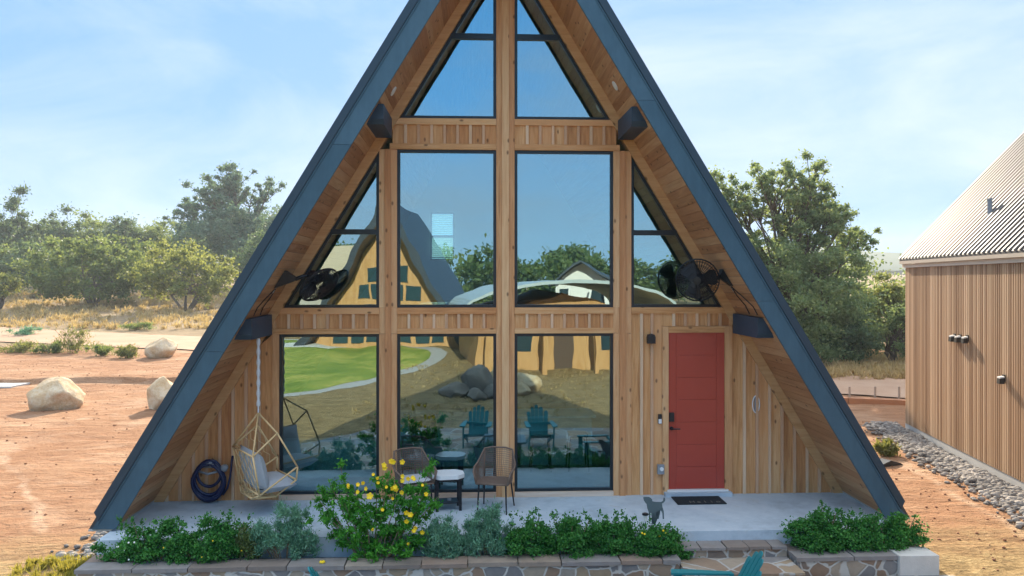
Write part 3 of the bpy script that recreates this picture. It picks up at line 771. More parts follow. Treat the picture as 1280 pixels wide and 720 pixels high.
# porch chairs and table ------------------------------------------------------------------
def porch_chair(label,loc,rz,cushion):
    t=thing('porch_chair',label,'chair',loc,rz,'wicker porch chairs')
    top=[(-.275,-.26,.60),(-.30,-.10,.635),(-.285,.05,.67),(-.215,.21,.85),(-.10,.25,.865),(.10,.25,.865),(.215,.21,.85),(.285,.05,.67),(.30,-.10,.635),(.275,-.26,.60)]
    bot=[(-.235,-.25,.43),(-.24,-.10,.43),(-.235,.03,.43),(-.21,.16,.43),(-.10,.19,.43),(.10,.19,.43),(.21,.16,.43),(.235,.03,.43),(.24,-.10,.43),(.235,-.25,.43)]
    top=[Vector(p) for p in top]; bot=[Vector(p) for p in bot]
    fr=MB(); fr.tube(top,.014,7); fr.tube([top[0],bot[0]],.013,6); fr.tube([top[-1],bot[-1]],.013,6); fr.tube(bot+[bot[0]],.014,6)
    for k in (3,6): fr.tube([top[k],bot[k]],.009,6)
    fr.build('frame',WICK,t,smooth=True)
    wv=MB(); n=64
    def S(u,v):
        k=u*(len(top)-1); i=min(int(k),len(top)-2); f=k-i
        return top[i].lerp(top[i+1],f).lerp(bot[i].lerp(bot[i+1],f),v)
    for i in range(n+1): wv.tube([S(i/n,0),S(min(1,(i+.5)/n),.5),S(i/n,1)],.0033,3,cap=False)
    for j in range(1,14): wv.tube([S(i/18,j/14) for i in range(19)],.0033,3,cap=False)
    wv.build('woven_back',WICK,t)
    st=MB()
    for i in range(9):
        y=-.25+i*.05; st.box(-.225,.225,y,y+.032,.42,.435)
    st.build('seat',WICK,t)
    if cushion:
        q=MB(); cushion_mesh(q,(0,-.03,.47),(.22,0,0),(0,.21,0),(0,0,.035)); q.build('seat_cushion',CUSH,t,smooth=True)
    for sx in(-1,1):
        for sy,(y0,y1) in (('f',(-.22,-.25)),('b',(.14,.23))):
            l=MB(); l.tube([(sx*.20,y0,.42),(sx*(.215 if sy=='f' else .235),y1,0)],[.014,.010],7); l.build('leg',BLK,t)
xA,_,_=on_y(618,640,-.72)
porch_chair('brown wicker porch chair with bare slatted seat, right of the white table',(xA+.02,-.62,0),R(-14),False)
xB,_,_=on_y(517,640,-.72)
porch_chair('brown wicker porch chair with pale cushion behind the yellow flowers',(xB-.02,-.62,0),R(24),True)
t=thing('side_table','small table with white top and dark legs between two wicker chairs','table',(-.88,-.55,0),R(8))
b=MB(); oc=[(.235,-.10),(.13,-.2),(-.13,-.2),(-.235,-.10),(-.235,.10),(-.13,.2),(.13,.2),(.235,.10)]; b.prism(oc,'z',.475,.53); b.build('table_top',WHITE,t)
b=MB(); b.prism([(x*.96,y*.94) for x,y in oc],'z',.445,.474); b.build('apron',BLK,t)
for sx in(-1,1):
    for sy in(-1,1):
        b=MB(); b.box(sx*.17-.02,sx*.17+.02,sy*.13-.02,sy*.13+.02,0,.444); b.build('leg',BLK,t)
b=MB(); b.box(-.149,.149,-.12,.12,.10,.125); b.build('shelf',BLK,t)
q=MB(); q.lathe([(.03,0),(.035,.025)],12); tag(q.build('cup',GREY,loc=(-.86,-.57,.126)),'small grey cup on the low shelf of the white table','cup')

# planters, steps -----------------------------------------------------------------------------
def cap_row(mb,x0,x1,y0,y1,z0,z1,L=.62):
    x=x0
    while x<x1-.02:
        x2=min(x+L*rnd.uniform(.75,1.25),x1)
        if x1-x2<.2: x2=x1
        a=rnd.uniform(-.01,.01); d=rnd.uniform(-.012,.012)
        mb.prism([(x+.007,y0+d),(x2-.007,y0+d+a),(x2-.007+a,y1),(x+.007-a,y1)],'z',z0,z1+rnd.uniform(-.004,.006))
        x=x2
def planter(label,x0,x1,yf,capw=.26,endl=True,endr=True):
    t=thing('stone_planter',label,'planter',(0,0,0))
    top=-.235
    w=MB(); w.box(x0+.02,x1-.02,yf+.02,yf+capw,-.62,top)
    if endl: w.box(x0+.022,x0+capw,yf+capw+.001,-1.752,-.62,top)
    if endr: w.box(x1-capw,x1-.022,yf+capw+.001,-1.752,-.62,top)
    w.build('wall',ST_WALL,t)
    c=MB(); cap_row(c,x0,x1,yf,yf+capw+.02,top+.001,top+.05)
    if endl: c.prism([(x0,yf+capw+.03),(x0+capw,yf+capw+.03),(x0+capw+.02,-1.755),(x0+.0,-1.755)],'z',top+.001,top+.048)
    if endr: c.prism([(x1-capw,yf+capw+.03),(x1,yf+capw+.03),(x1,-1.755),(x1-capw,-1.755)],'z',top+.001,top+.048)
    cp=c.build('cap_stones',ST_CAP,t)
    so=MB(); so.box(x0+.25,x1-.25,yf+.24,-1.754,-.6,-.27); so.build('soil',SOIL,t)
    return t
planter('long low flagstone planter along the porch front with mixed shrubs',-5.42,2.16,-2.30)
tp=planter('short flagstone planter with white limestone corner right of the steps',3.66,5.50,-2.30,.24)
b=MB(); b.box(5.0,5.52,-2.34,-2.0,-.62,-.17); b.build('corner_block',LIME,tp)
st=thing('stone_steps','flagstone steps leading up to the porch between the two planters','steps',(0,0,0))
w=MB(); w.box(2.165,3.655,-2.0,-1.752,-.62,-.165); w.build('riser',ST_WALL,st)
w=MB(); cap_row(w,2.17,3.65,-2.03,-1.753,-.164,-.125,.4); w.build('tread',ST_CAP,st)
w=MB(); w.box(2.165,3.655,-2.56,-2.002,-.62,-.30); w.build('riser',ST_WALL,st)
w=MB(); w.box(2.17,3.65,-2.58,-2.004,-.299,-.27); w.build('tread',ST_PAV,st)
pv=MB(); pv.prism([(-5.8,-2.305),(5.7,-2.345),(6.2,-4.5),(4.6,-7.5),(-3.2,-7.8),(-5.2,-5.2)],'z',-.60,-.42); o=structure(pv.build('patio_pavement',ST_PAV)); o['label']='flagstone patio at the foot of the stone planters'

# ------------------------------------------------------------------ leaf clouds
def leaf_mesh(name,cl,ln,wd,rs,material,parent=None,up=.0,outward=0.0,loc=None,petal=False,flat=0.0):
    """cl: list of (center, radius(3), count); each leaf is one small pointed face"""
    P=[];D=[];
    for c,r,n in cl:
        d=rs.normal(size=(n,3)); d/=np.linalg.norm(d,axis=1,keepdims=True)
        rad=np.minimum(np.abs(rs.normal(size=(n,1)))*.56,1.7)
        P.append(np.array(c)+d*rad*np.array(r)); D.append(d)
    P=np.concatenate(P); O=np.concatenate(D); n=len(P)
    T=rs.normal(size=(n,3))+np.array([0,0,up])+O*outward; T[:,2]*=(1-flat); T/=np.linalg.norm(T,axis=1,keepdims=True)
    B=np.cross(T,rs.normal(size=(n,3))); B/=np.linalg.norm(B,axis=1,keepdims=True)
    s=rs.uniform(.6,1.3,(n,1)); l=ln*s; w=wd*s
    V=np.empty((n,4,3)); V[:,0]=P-T*l*.5; V[:,1]=P+B*w*.5; V[:,2]=P+T*l*.5; V[:,3]=P-B*w*.5
    me=bpy.data.meshes.new(name); me.vertices.add(4*n); me.loops.add(4*n); me.polygons.add(n)
    me.vertices.foreach_set('co',V.reshape(-1)); me.loops.foreach_set('vertex_index',np.arange(4*n,dtype=np.int32))
    me.polygons.foreach_set('loop_start',np.arange(0,4*n,4,dtype=np.int32)); me.polygons.foreach_set('loop_total',np.full(n,4,dtype=np.int32))
    me.materials.append(material); me.update(calc_edges=True)
    o=bpy.data.objects.new(name,me); C.objects.link(o)
    if parent is not None:o.parent=parent
    if loc is not None:o.location=loc
    return o

def ell_clusters(rs,n,c,r,cr,cnt,shell=.55,zmin=-.6,gap=None):
    out=[];tries=0; pts=[]
    while len(out)<n and tries<n*40:
        tries+=1
        d=rs.normal(size=3); d/=np.linalg.norm(d)
        if d[2]<zmin: continue
        k=(shell+(1-shell)*rs.random())*(1+.13*math.sin(d[0]*5+c[0])*math.cos(d[1]*4+d[2]*6))
        p=np.array(c)+d*k*np.array(r)
        if gap and any(np.linalg.norm(p-q)<gap for q in pts): continue
        pts.append(p); s=rs.uniform(.65,1.25)
        out.append((tuple(p),tuple(np.array(cr)*s*np.array([1,1,.72])),int(cnt*s*s)))
    return out

def tree(name,label,cat,base,h,w,fol,seed,ncl=60,cnt=180,leaf=.16,trunk=.18,bark=BARK,cz_=.62,rz_=.42,stems=1,extra=(),group=None,cr=None,shell=.5,zmin=-.55,wy=None,gap=None):
    rs=np.random.RandomState(seed); r2=random.Random(seed)
    t=thing(name,label,cat,base,0,group)
    cr=cr or w*.13
    cl=ell_clusters(rs,ncl,(0,0,h*cz_),(w*.5-cr*.6,(wy or w)*.5-cr*.6,h*rz_-cr*.4),(cr,cr,cr),cnt,shell,zmin,gap)
    ext=[]
    for (ox,oy,oz,er,en) in extra:
        for k in range(en):
            q=rs.normal(size=3)*er*.75; sz=er*rs.uniform(.22,.5); cl.append(((ox+q[0],oy+q[1],oz+q[2]*.8),(sz,sz,sz*.75),int(cnt*.5*(sz/er/.4)**2)+12)); ext.append(Vector(cl[-1][0]))
    tk=MB()
    tips=[Vector(c[0]) for c in cl]
    top0=Vector((0,0,h*.45))
    for i in range(0,len(ext),5):
        g_=ext[i:i+5]; m0=sum(g_,Vector())/len(g_); m0=m0*.8+top0*.2; m0.z-=.35
        tk.tube([top0,top0.lerp(m0,.55)+Vector((r2.uniform(-.2,.2),r2.uniform(-.2,.2),.2)),m0],[trunk*.4,trunk*.28,trunk*.2],6)
        for f_ in (.35,.6,.85):
            q=top0.lerp(m0,f_); sz=cr*rs.uniform(.4,.8); cl.append(((q.x+rs.normal(0,sz*.6),q.y+rs.normal(0,sz*.6),q.z+rs.normal(0,sz*.4)),(sz,sz,sz*.8),int(cnt*.45)))
        for e in g_:
            for f_ in (.45,.7):
                q=m0.lerp(e,f_); sz=cr*rs.uniform(.2,.5); cl.append(((q.x,q.y,q.z+sz*.2),(sz,sz,sz*.7),int(cnt*.16)))
            tk.tube([m0,m0.lerp(e,.5)+Vector((r2.uniform(-.15,.15),0,r2.uniform(-.05,.15))),e],[trunk*.18,trunk*.1,trunk*.05],5)
    for s in range(stems):
        a=r2.uniform(0,6.28); lean=(.05 if stems==1 else .22)*h
        p0=Vector((math.cos(a)*trunk*(.0 if stems==1 else 1.2),math.sin(a)*trunk*(0 if stems==1 else 1.2),-.25))
        fork=Vector((math.cos(a)*lean,math.sin(a)*lean,h*(.32 if stems==1 else .22)))
        tk.tube([p0,p0.lerp(fork,.5)+Vector((r2.uniform(-.1,.1),r2.uniform(-.1,.1),0)),fork],[trunk*1.25,trunk*.95,trunk*.75],8)
        for e in r2.sample(tips,min(len(tips),16 if stems==1 else 8)):
            mid=fork.lerp(e,.5)+Vector((r2.uniform(-.1,.1)*w*.3,r2.uniform(-.1,.1)*w*.3,h*.04))
            tk.tube([fork,mid,e],[trunk*.42,trunk*.24,trunk*.07],5)
            e2=tips[r2.randrange(len(tips))]
            if (e2-mid).length<w*.4: tk.tube([mid,mid.lerp(e2,.5)+Vector((0,0,h*.02)),e2],[trunk*.18,trunk*.11,trunk*.04],4)
    tk.build('trunk',bark,t,smooth=True)
    leaf_mesh('crown',cl,leaf,leaf*.55,rs,fol,t,.15,.25)
    return t
def tree_px(name,label,cat,px,Z,ytop,wpx,fol,seed,**k):
    x,y=at_depth(px,Z); zb=gz(x,y); h=z_at(ytop,Z)-zb
    return tree(name,label,cat,(x,y,zb),h,wpx/FPX*Z,fol,seed,**k)
# left side, near to far
tree_px('bushy_tree','wide dark juniper tree with twisted trunks in dry grass','tree',118,70,292,168,F_JUN,11,ncl=150,cnt=240,leaf=.30,trunk=.16,stems=6,bark=BARKG,cz_=.50,rz_=.54,zmin=-.85,cr=.85,shell=.5,gap=.75)
tree_px('bushy_tree','pale yellow green mesquite tree with several thin stems','tree',232,66,304,132,F_LIT,12,ncl=100,cnt=190,leaf=.26,trunk=.12,stems=6,bark=BARKG,cz_=.52,rz_=.52,zmin=-.8,cr=.75,shell=.5,gap=.7)
tree_px('bushy_tree','small yellow bush at the left edge of the photo by dry grass','bush',-4,66,322,60,F_LIT,13,ncl=30,cnt=150,leaf=.22,trunk=.1,stems=4,cz_=.5,rz_=.5)
tree_px('oak_tree','tall hazy oak with open crown rising left of the roof','tree',305,98,250,170,F_BLU,14,ncl=110,cnt=300,leaf=.36,trunk=.4,cz_=.58,rz_=.44,cr=1.7,shell=.4,gap=1.2,extra=[(-5.6,0,12.0,1.9,14),(-3.8,1,13.8,1.7,14),(-2.0,1,14.4,1.5,12),(-7.4,0,10.2,1.6,12),(-1.0,0,12.6,1.6,10),(2.5,0,13.2,1.4,10)])
tree_px('oak_tree','round green oak behind the mesquite left of the roof','tree',345,84,292,120,F_EVG,15,ncl=70,cnt=190,leaf=.32,trunk=.3,cr=1.2)
far=[(22,96,238,52,F_EVG,'pointed dark evergreen at far left with tall narrow top',.8),(-10,92,252,70,F_EVG,'dark evergreen cut by the left edge of the photo',1),(74,100,258,62,F_EVG,'short dark evergreen right of the tall pointed one',.9),
     (112,104,266,60,F_JUN,'olive evergreen rising behind the wide juniper',.9),(152,100,262,64,F_EVG,'ragged dark evergreen above the right shoulder of the juniper',.9),(190,104,272,70,F_JUN,'olive green tree just above the pale mesquite',1),
     (50,82,300,110,F_EVG,'dark rounded tree behind left side of the juniper',1),(180,84,305,90,F_EVG,'dark low tree between the juniper and the mesquite',1),(10,84,300,90,F_JUN,'olive tree standing at far left below the evergreens',1),(232,108,282,60,F_BLU,'bluish distant tree left of the hazy oak',1)]
for i,(px,Z,yt,w,fm,lab,sh) in enumerate(far):
    tree_px('background_tree',lab,'tree',px,Z,yt,w,fm,40+i,ncl=70,cnt=210,leaf=.32,trunk=.25,cz_=.52,rz_=.52,cr=w/FPX*Z*.17,zmin=-.8,shell=.35,group='trees beyond the road on the left')
# right side
tree_px('oak_tree','large live oak with open airy top between cabin and brown building','tree',985,36,292,222,F_OAK,21,ncl=180,cnt=400,leaf=.15,trunk=.24,stems=3,bark=BARK,cz_=.50,rz_=.54,cr=.66,zmin=-.9,shell=.5,gap=.62,
    extra=[(-3.3,0,8.1,.9,15),(-2.3,.3,7.8,.9,13),(-1.1,-.3,8.4,.8,14),(-.1,0,8.5,.8,15),(.8,.1,8.3,.8,15),(1.7,.2,7.4,.8,13),(2.5,0,6.8,.8,12),(3.3,0,5.8,.8,14),(-3.5,.3,6.9,.9,14),(.6,0,7.1,1.0,12),(1.2,.5,6.4,1.0,10)])
tree_px('bushy_tree','yellow green tree beside the brown building, right of the live oak','tree',1105,38,338,66,F_LIT,22,ncl=46,cnt=230,leaf=.13,trunk=.12,stems=3,cz_=.55,rz_=.47,zmin=-.9,cr=.5)
tree_px('bushy_tree','dark dense bush under the live oak','bush',1050,35,388,110,F_EVG,23,ncl=60,cnt=220,leaf=.13,trunk=.1,stems=4,cz_=.48,rz_=.52,zmin=-.9,cr=.5)
tree_px('bushy_tree','dark bush close to the far corner of the brown building','bush',1128,34,372,60,F_OAK,24,ncl=40,cnt=220,leaf=.13,trunk=.1,stems=4,cz_=.48,rz_=.52,zmin=-.9,cr=.45)
# far woods as masses
rs=np.random.RandomState(5)
def mass(name,label,pts,hh,fol,leaf,cnt,nk=9):
    cl=[]
    for (x,y) in pts:
        h=hh*rs.uniform(.65,1.15); z0=gz(x,y)
        for k in range(nk): cl.append(((x+rs.uniform(-2.2,2.2),y+rs.uniform(-2,2),z0+h*rs.uniform(.08,.95)),(2.0,2.0,1.3),cnt))
    o=leaf_mesh(name,cl,leaf,leaf*.6,rs,fol); o['kind']='stuff'; o['label']=label; return o
mass('distant_woods','far wood closing the view behind the trees on the left',[at_depth(px,Z) for px in range(-160,420,9) for Z in (112,)],9,F_JUN,.5,90)
mass('undergrowth','dry dark undergrowth below the trees on the right',[at_depth(px,Z) for px in range(860,1150,14) for Z in (39.5,)],4.2,F_OAK,.22,120)
mass('rear_woods','green wood on the far side behind the viewer, mirrored in the windows',[(x,-96+6*math.sin(x*.21)) for x in range(-75,70,3)],8.6,F_JUN,.6,190,16)
# hills
mb=MB(); hm=plain('hill_scrub',(.07,.095,.055),.95,0,.3,.02,.2)
xs=list(range(-700,701,20))
for k,(yy,hs) in enumerate(((330,0),(380,1),(470,0))):
    for x in xs: mb.v.append((x,yy,8+(14+9*noise.noise(Vector((x*.006,1.3,0)))+3*noise.noise(Vector((x*.03,4,0))))*hs))
for j in range(2):
    for i in range(len(xs)-1):
        a=j*len(xs)+i; mb.f.append([a,a+1,a+len(xs)+1,a+len(xs)]); mb.m.append(0)
o=structure(mb.build('hills',hm,smooth=True,recalc=False)); o['label']='low distant wooded ridge on the horizon'

# ------------------------------------------------------------------ planter shrubs
def shrub(name,label,x,y,w,d,h,fol,seed,kind='low',n=3800,stems=True,z0=-.27,flowers=None):
    rs=np.random.RandomState(seed); r2=random.Random(seed)
    t=thing(name,label,'shrub',(x,y,z0))
    if kind=='low':
        ncl=60; cl=ell_clusters(rs,ncl,(0,0,h*.42),(w*.66-.04,d*.60-.05,h*.56),(.12,.11,.12),n*4//ncl,.35,-.7)
        for k in range(12):
            a=rs.uniform(-.45,.45)*w; cl.append(((a,rs.uniform(-.3,.3)*d,h*rs.uniform(.85,1.15)),(.05,.05,.07),n//160))
        lo=leaf_mesh('leaves',cl,.036,.023,rs,fol,t,.3,.5)
    elif kind=='sage':
        ncl=70; cl=ell_clusters(rs,ncl,(0,0,h*.42),(w*.56-.05,d*.55-.05,h*.52),(.085,.08,.15),n*2//ncl,.3,-.7)
        lo=leaf_mesh('leaves',cl,.060,.012,rs,fol,t,1.3,.9)
    else: lo=None
    tips=[Vector(c[0]) for c in cl]
    s=MB()
    for e in r2.sample(tips,min(16,len(tips))):
        b0=Vector((e.x*.35,e.y*.2,-.01)); s.tube([b0,b0.lerp(e,.5)+Vector((0,0,.03)),e],[.010,.007,.003],5)
    s.build('stems',STEM,t)
    if flowers:
        fm,nf,sz=flowers; fl=MB()
        for k in range(nf):
            c=cl[r2.randrange(len(cl))]; p=Vector(c[0])+Vector((r2.uniform(-.08,.08),-abs(c[1][1])*.9,r2.uniform(-.02,.08)))
            fl.lathe([(.001,0),(sz,.008),(sz*.6,.012)],6,p,(r2.uniform(-.4,.4),-1,.5))
        fl.build('blossoms',fm,t)
    return t
yP=-1.93
def shx(px): return on_y(px,690,yP)[0]
def sh(px,wpx,top,label,fol,seed,kind,n=4200,name='shrub',fl=None,d=.5,dy=0):
    x=shx(px); w=wpx/FPX*10.05; h=z_at(top,10.05)+.27
    return shrub(name,label,x,yP+dy,w,d,h,fol,seed,kind,n,flowers=fl)
sh(190,110,650,'dark green groundcover shrub with tiny white flowers at planter left end',F_LOW,61,'low',5200,fl=(WHF,14,.012))
sh(262,100,642,'dense dark green groundcover shrub beside the tall grey sage',F_LOW,62,'low',5200,fl=(YEL,5,.010))
sh(308,46,648,'thin olive sprigs between groundcover and the large grey sage',F_JUN,63,'sage',2200,d=.35)
sh(357,92,617,'large grey green sage bush left of the yellow flowers',F_SAGE,64,'sage',7600)
sh(556,64,640,'grey green sage bush right of the yellow flowers',F_SAGE,65,'sage',5200)
sh(607,68,630,'taller grey green sage bush below the wicker chair',F_SAGE,66,'sage',6000)
sh(660,56,648,'dark green low shrub next to the sage under the right chair',F_LOW,67,'low',3600)
sh(710,62,650,'dark green low shrub with upright sprigs, middle of the planter',F_LOW,68,'low',3600)
sh(762,70,650,'dark green low shrub left of the metal dog',F_LOW,69,'low',4200)
sh(815,70,660,'dark green shrub with small yellow blooms at planter right end',F_LOW,70,'low',4600,fl=(YEL,8,.014),dy=-.05)
sh(1022,66,645,'green shrub in the short planter nearest the steps',F_LOW,71,'low',4400)
sh(1075,58,654,'green shrub in the middle of the short planter',F_LOW,72,'low',3800)
sh(1120,62,654,'green shrub in the short planter by the limestone corner',F_LOW,73,'low',4000)
# esperanza
def esperanza():
    rs=np.random.RandomState(80); r2=random.Random(80)
    x=shx(468); t=thing('flowering_shrub','tall green shrub covered in yellow trumpet flowers in the stone planter','shrub',(x,yP-.02,-.27))
    s=MB(); cl=[]; tips=[]
    for (px,py,dy) in ((425,582,0),(404,640,-.05),(392,618,.05),(440,605,.1),(455,640,-.1),(470,596,.1),(488,590,0),(497,625,-.1),(512,600,.1),(535,600,.1),(540,585,.15),(520,640,-.1),(480,660,-.1),(445,668,-.1),(415,665,0),(535,665,0),(505,680,-.12),(460,690,-.12),(430,628,-.1),(528,622,0),(410,598,.1),(475,628,.08),(550,618,.1),(465,672,.05),(495,655,.1)):
        p=Vector(on_y(px,py,yP+dy))-Vector((x,yP-.02,-.27)); tips.append(p)
        b0=Vector((p.x*.25,p.y*.3,0)); s.tube([b0,b0.lerp(p,.5)+Vector((r2.uniform(-.05,.05),0,.05)),p],[.012,.008,.003],5)
        for k in range(9):
            q=p.lerp(b0,r2.uniform(0,.5)); cl.append(((q.x+r2.gauss(0,.06),q.y+r2.gauss(0,.08),max(.04,q.z+r2.gauss(0,.06))),(.085,.085,.07),70))
    s.build('stems',STEM,t); leaf_mesh('leaves',cl,.060,.022,rs,F_ESP,t,.2,.6)
    fl=MB()
    def bloom(px,py,n,r):
        r*=1.3; n=max(1,int(n*.7))
        for k in range(n):
            p=Vector(on_y(px+r2.gauss(0,4.0 if n>2 else 1),py+r2.gauss(0,4.0 if n>2 else 1),yP-.22+r2.uniform(-.05,.05)))-Vector((x,yP-.02,-.27))
            ax=Vector((r2.uniform(-.7,.7),-1,r2.uniform(-.3,.7))).normalized(); a=ax.orthogonal().normalized(); b=ax.cross(a)
            fl.lathe([(.006,-.035),(.012,-.01),(.018,.0)],7,p,ax); r=r*1.0
            for i in range(5):
                an=2*math.pi*i/5; d=a*math.cos(an)+b*math.sin(an); e=ax.cross(d)
                V=[p+d*.012-e*.008,p+d*r*.75-e*r*.42+ax*.006,p+d*r+ax*.002,p+d*r*.75+e*r*.42+ax*.006,p+d*.012+e*.008]
                fl.add(V+[v-ax*.003 for v in V],[(0,1,2,3,4),(9,8,7,6,5)]+[(i_,(i_+1)%5,5+(i_+1)%5,5+i_) for i_ in range(5)])
    for q in ((487,580,8,.028),(461,620,3,.036),(449,610,6,.022),(435,608,4,.018),(467,598,5,.018),(506,596,6,.024),(497,612,6,.026),(517,598,3,.020),(484,608,2,.018),(491,622,2,.016),(532,618,2,.024),(478,637,2,.02),(511,647,6,.026),(521,662,6,.024),(466,663,2,.016),(510,679,2,.014),(530,608,2,.016)): bloom(*q)
    fl.build('blossoms',YEL,t)
esperanza()
q=MB(); p=on_y(402,702,-2.24)
for k in range(5):
    a=k*1.25; q.lathe([(.002,0),(.018,.012),(.006,.02)],6,(.018*math.cos(a),.012*math.sin(a),.01),(math.cos(a),math.sin(a)-.4,.8))
tag(q.build('fallen_flower',YEL,loc=(p[0],-2.20,-.178)),'single yellow flower lying on the planter cap stones','flower')

# metal dog yard sign
DOG=[(511,335),(520,328),(545,326),(570,328),(590,340),(600,352),(604,372),(640,378),(690,378),(712,366),(722,350),(716,338),(724,330),(734,345),(732,368),(716,386),(700,394),(706,430),(718,470),(722,548),(708,552),(704,490),(686,460),(672,468),(668,548),(652,550),(654,500),(640,478),(636,600),(628,600),(626,500),(612,490),(606,600),(598,600),(596,490),(584,488),(584,558),(572,556),(566,480),(552,440),(546,400),(530,382),(518,362)]
ox,oy=625,600
t=thing('dog_silhouette','flat dark metal dog silhouette standing on stakes in planter','garden ornament',(on_y(740+ox/8,580+oy/8,-1.82)[0],-1.82,on_y(740+ox/8,580+oy/8,-1.82)[2]),R(-3))
b=MB(); k=10.2/FPX/8
# triangulate the outline in a bmesh then thicken
bm=bmesh.new(); vs=[bm.verts.new(((px-ox)*k,0,-(py-oy)*k)) for px,py in DOG]; fc=bm.faces.new(vs); bmesh.ops.triangulate(bm,faces=[fc])
ex=bmesh.ops.extrude_face_region(bm,geom=bm.faces[:]); bmesh.ops.translate(bm,vec=(0,.006,0),verts=[v for v in ex['geom'] if isinstance(v,bmesh.types.BMVert)])
bmesh.ops.recalc_face_normals(bm,faces=bm.faces)
me=bpy.data.meshes.new('dog_plate'); bm.to_mesh(me); bm.free(); me.materials.append(STEEL); o=bpy.data.objects.new('dog_plate',me); C.objects.link(o); o.parent=t
for dx in (-.03,.012):
    b=MB(); b.box(dx-.004,dx+.004,.0,.006,-.25,.10); b.build('stake',STEEL,t)
x,y,z=on_y(806.5,642.5,-1.84)
t=thing('solar_light','small dark solar path light on thin stake beside metal dog','light',(x,-1.84,-.27))
b=MB(); h=z+.27; b.lathe([(.012,h-.02),(.042,h-.012),(.042,h+.008),(.02,h+.016)],16); b.build('lamp_cap',BLK,t)
b=MB(); b.lathe([(.004,0),(.004,h-.02)],6); b.build('stake',STEEL,t)
b=MB(); b.lathe([(.02,h-.09),(.026,h-.021)],12); b.build('lens',LENS,t)

# adirondack chairs ------------------------------------------------------------------------------
def adirondack(label,loc,rz):
    t=thing('adirondack_chair',label,'chair',loc,rz,'teal chairs around the fire table')
    s=MB()
    for i in range(6):   # seat slats sloping back; local +y is the facing direction
        y=.28-i*.105; z=.37-i*.032; s.obox((0,y,z),(.27,0,0),(0,.046,.014),(0,-.003,.011))
    s.build('seat',TEAL,t)
    ob=Vector((0,-.26,.20)); d=Vector((0,-.42,.80)).normalized()
    for i in range(5):
        x=(i-2)*.108; L=.86-.055*abs(i-2)**1.6; b=MB(); n=Vector((0,d.z,-d.y))
        c0=ob+Vector((x*.85,0,0)); c1=ob+d*(L-.05)+Vector((x*1.08,0,0))
        b.obox((c0+c1)/2,(c1-c0)/2,Vector((.049,0,0)),n*.011)
        b.lathe([(.0,-.010),(.049,-.0099),(.049,.0099),(.0,.010)],16,c1,n); b.build('back_slat',TEAL,t)
    for sx in(-1,1):
        b=MB(); b.prism([(sx*.27,.36),(sx*.40,.34),(sx*.41,.20),(sx*.37,-.38),(sx*.29,-.40)],'z',.555,.58); b.build('arm',TEAL,t)
        b=MB(); b.obox((sx*.315,.27,.277),(.014,0,0),(0,.05,0),(0,0,.277)); b.build('leg',TEAL,t)
        b=MB(); b.bar((sx*.285,.25,.33),(sx*.285,-.52,.045),.028,.10); b.build('leg',TEAL,t)
    b=MB(); b.box(-.36,.36,-.40,-.36,.50,.553); b.build('cross_rail',TEAL,t)
    return t
zpat=-.42
xr,yr=2.25,-3.62
ad=adirondack('teal Adirondack chair near the steps, seen from its side',(2.02,-3.78,zpat),R(84)); ad.scale=(.92,.92,.92)
copy_tree(ad,(-1.58,-3.95,zpat),R(-78),'teal Adirondack chair whose back tip shows below the large sage')
copy_tree(ad,(-.45,-5.45,zpat),R(6),'teal Adirondack chair facing the cabin, mirrored in the middle window')
copy_tree(ad,(1.0,-5.35,zpat),R(-4),'teal Adirondack chair facing the cabin, mirrored left in the right window')
t=thing('fire_table','low square fire table amid the teal chairs on the flagstones','table',(.15,-4.15,zpat))
b=MB(); b.box(-.42,.42,-.42,.42,.42,.47); b.build('table_top',STEEL,t)
b=MB(); b.box(-.33,.33,-.33,.33,.0,.419); b.build('base',GREY,t)

# ------------------------------------------------------------------ boulders
def boulder(label,loc,size,seed,m=ROCK,rz=0,group=None):
    bm=bmesh.new(); bmesh.ops.create_icosphere(bm,subdivisions=4,radius=1)
    o3=Vector((seed*3.1,seed*1.7,seed*.9)); rr=random.Random(seed)
    pl=[(Vector((rr.uniform(-1,1),rr.uniform(-1,1),rr.uniform(-.5,1))).normalized(),rr.uniform(.62,.86)) for _ in range(13)]
    for v in bm.verts:
        p=v.co.copy()
        for n,d in pl:
            e=p.dot(n)
            if e>d: p-=n*(e-d)*.94
        p*=1+.13*noise.noise(p*1.3+o3)+.06*noise.noise(p*3.4+o3)+.03*noise.noise(p*9+o3)
        v.co=Vector((p.x*size[0],p.y*size[1],p.z*size[2]))
    me=bpy.data.meshes.new('boulder'); bm.to_mesh(me); bm.free(); me.materials.append(m)
    me.polygons.foreach_set('use_smooth',[True]*len(me.polygons))
    o=bpy.data.objects.new('boulder',me); C.objects.link(o); o.location=loc; o.rotation_euler=(0,0,rz)
    return tag(o,label,'boulder',group)
def bpx(px,Z,w,h,label,seed,m=ROCK):
    x,y=at_depth(px,Z); s=w/FPX*Z*.56; hh=h/FPX*Z*.60
    boulder(label,(x,y,gz(x,y)+hh*.62),(s,s*.9,hh),seed,m,group='boulders on the dirt plot')
bpx(71,23.2,57,42,'broad tan boulder alone on red dirt at far left',3)
bpx(206,23.0,42,42,'rounded pale boulder half hidden by the left roof edge',5)
bpx(203,36.5,42,26,'squat pale boulder beside the gravel road and weeds',8)
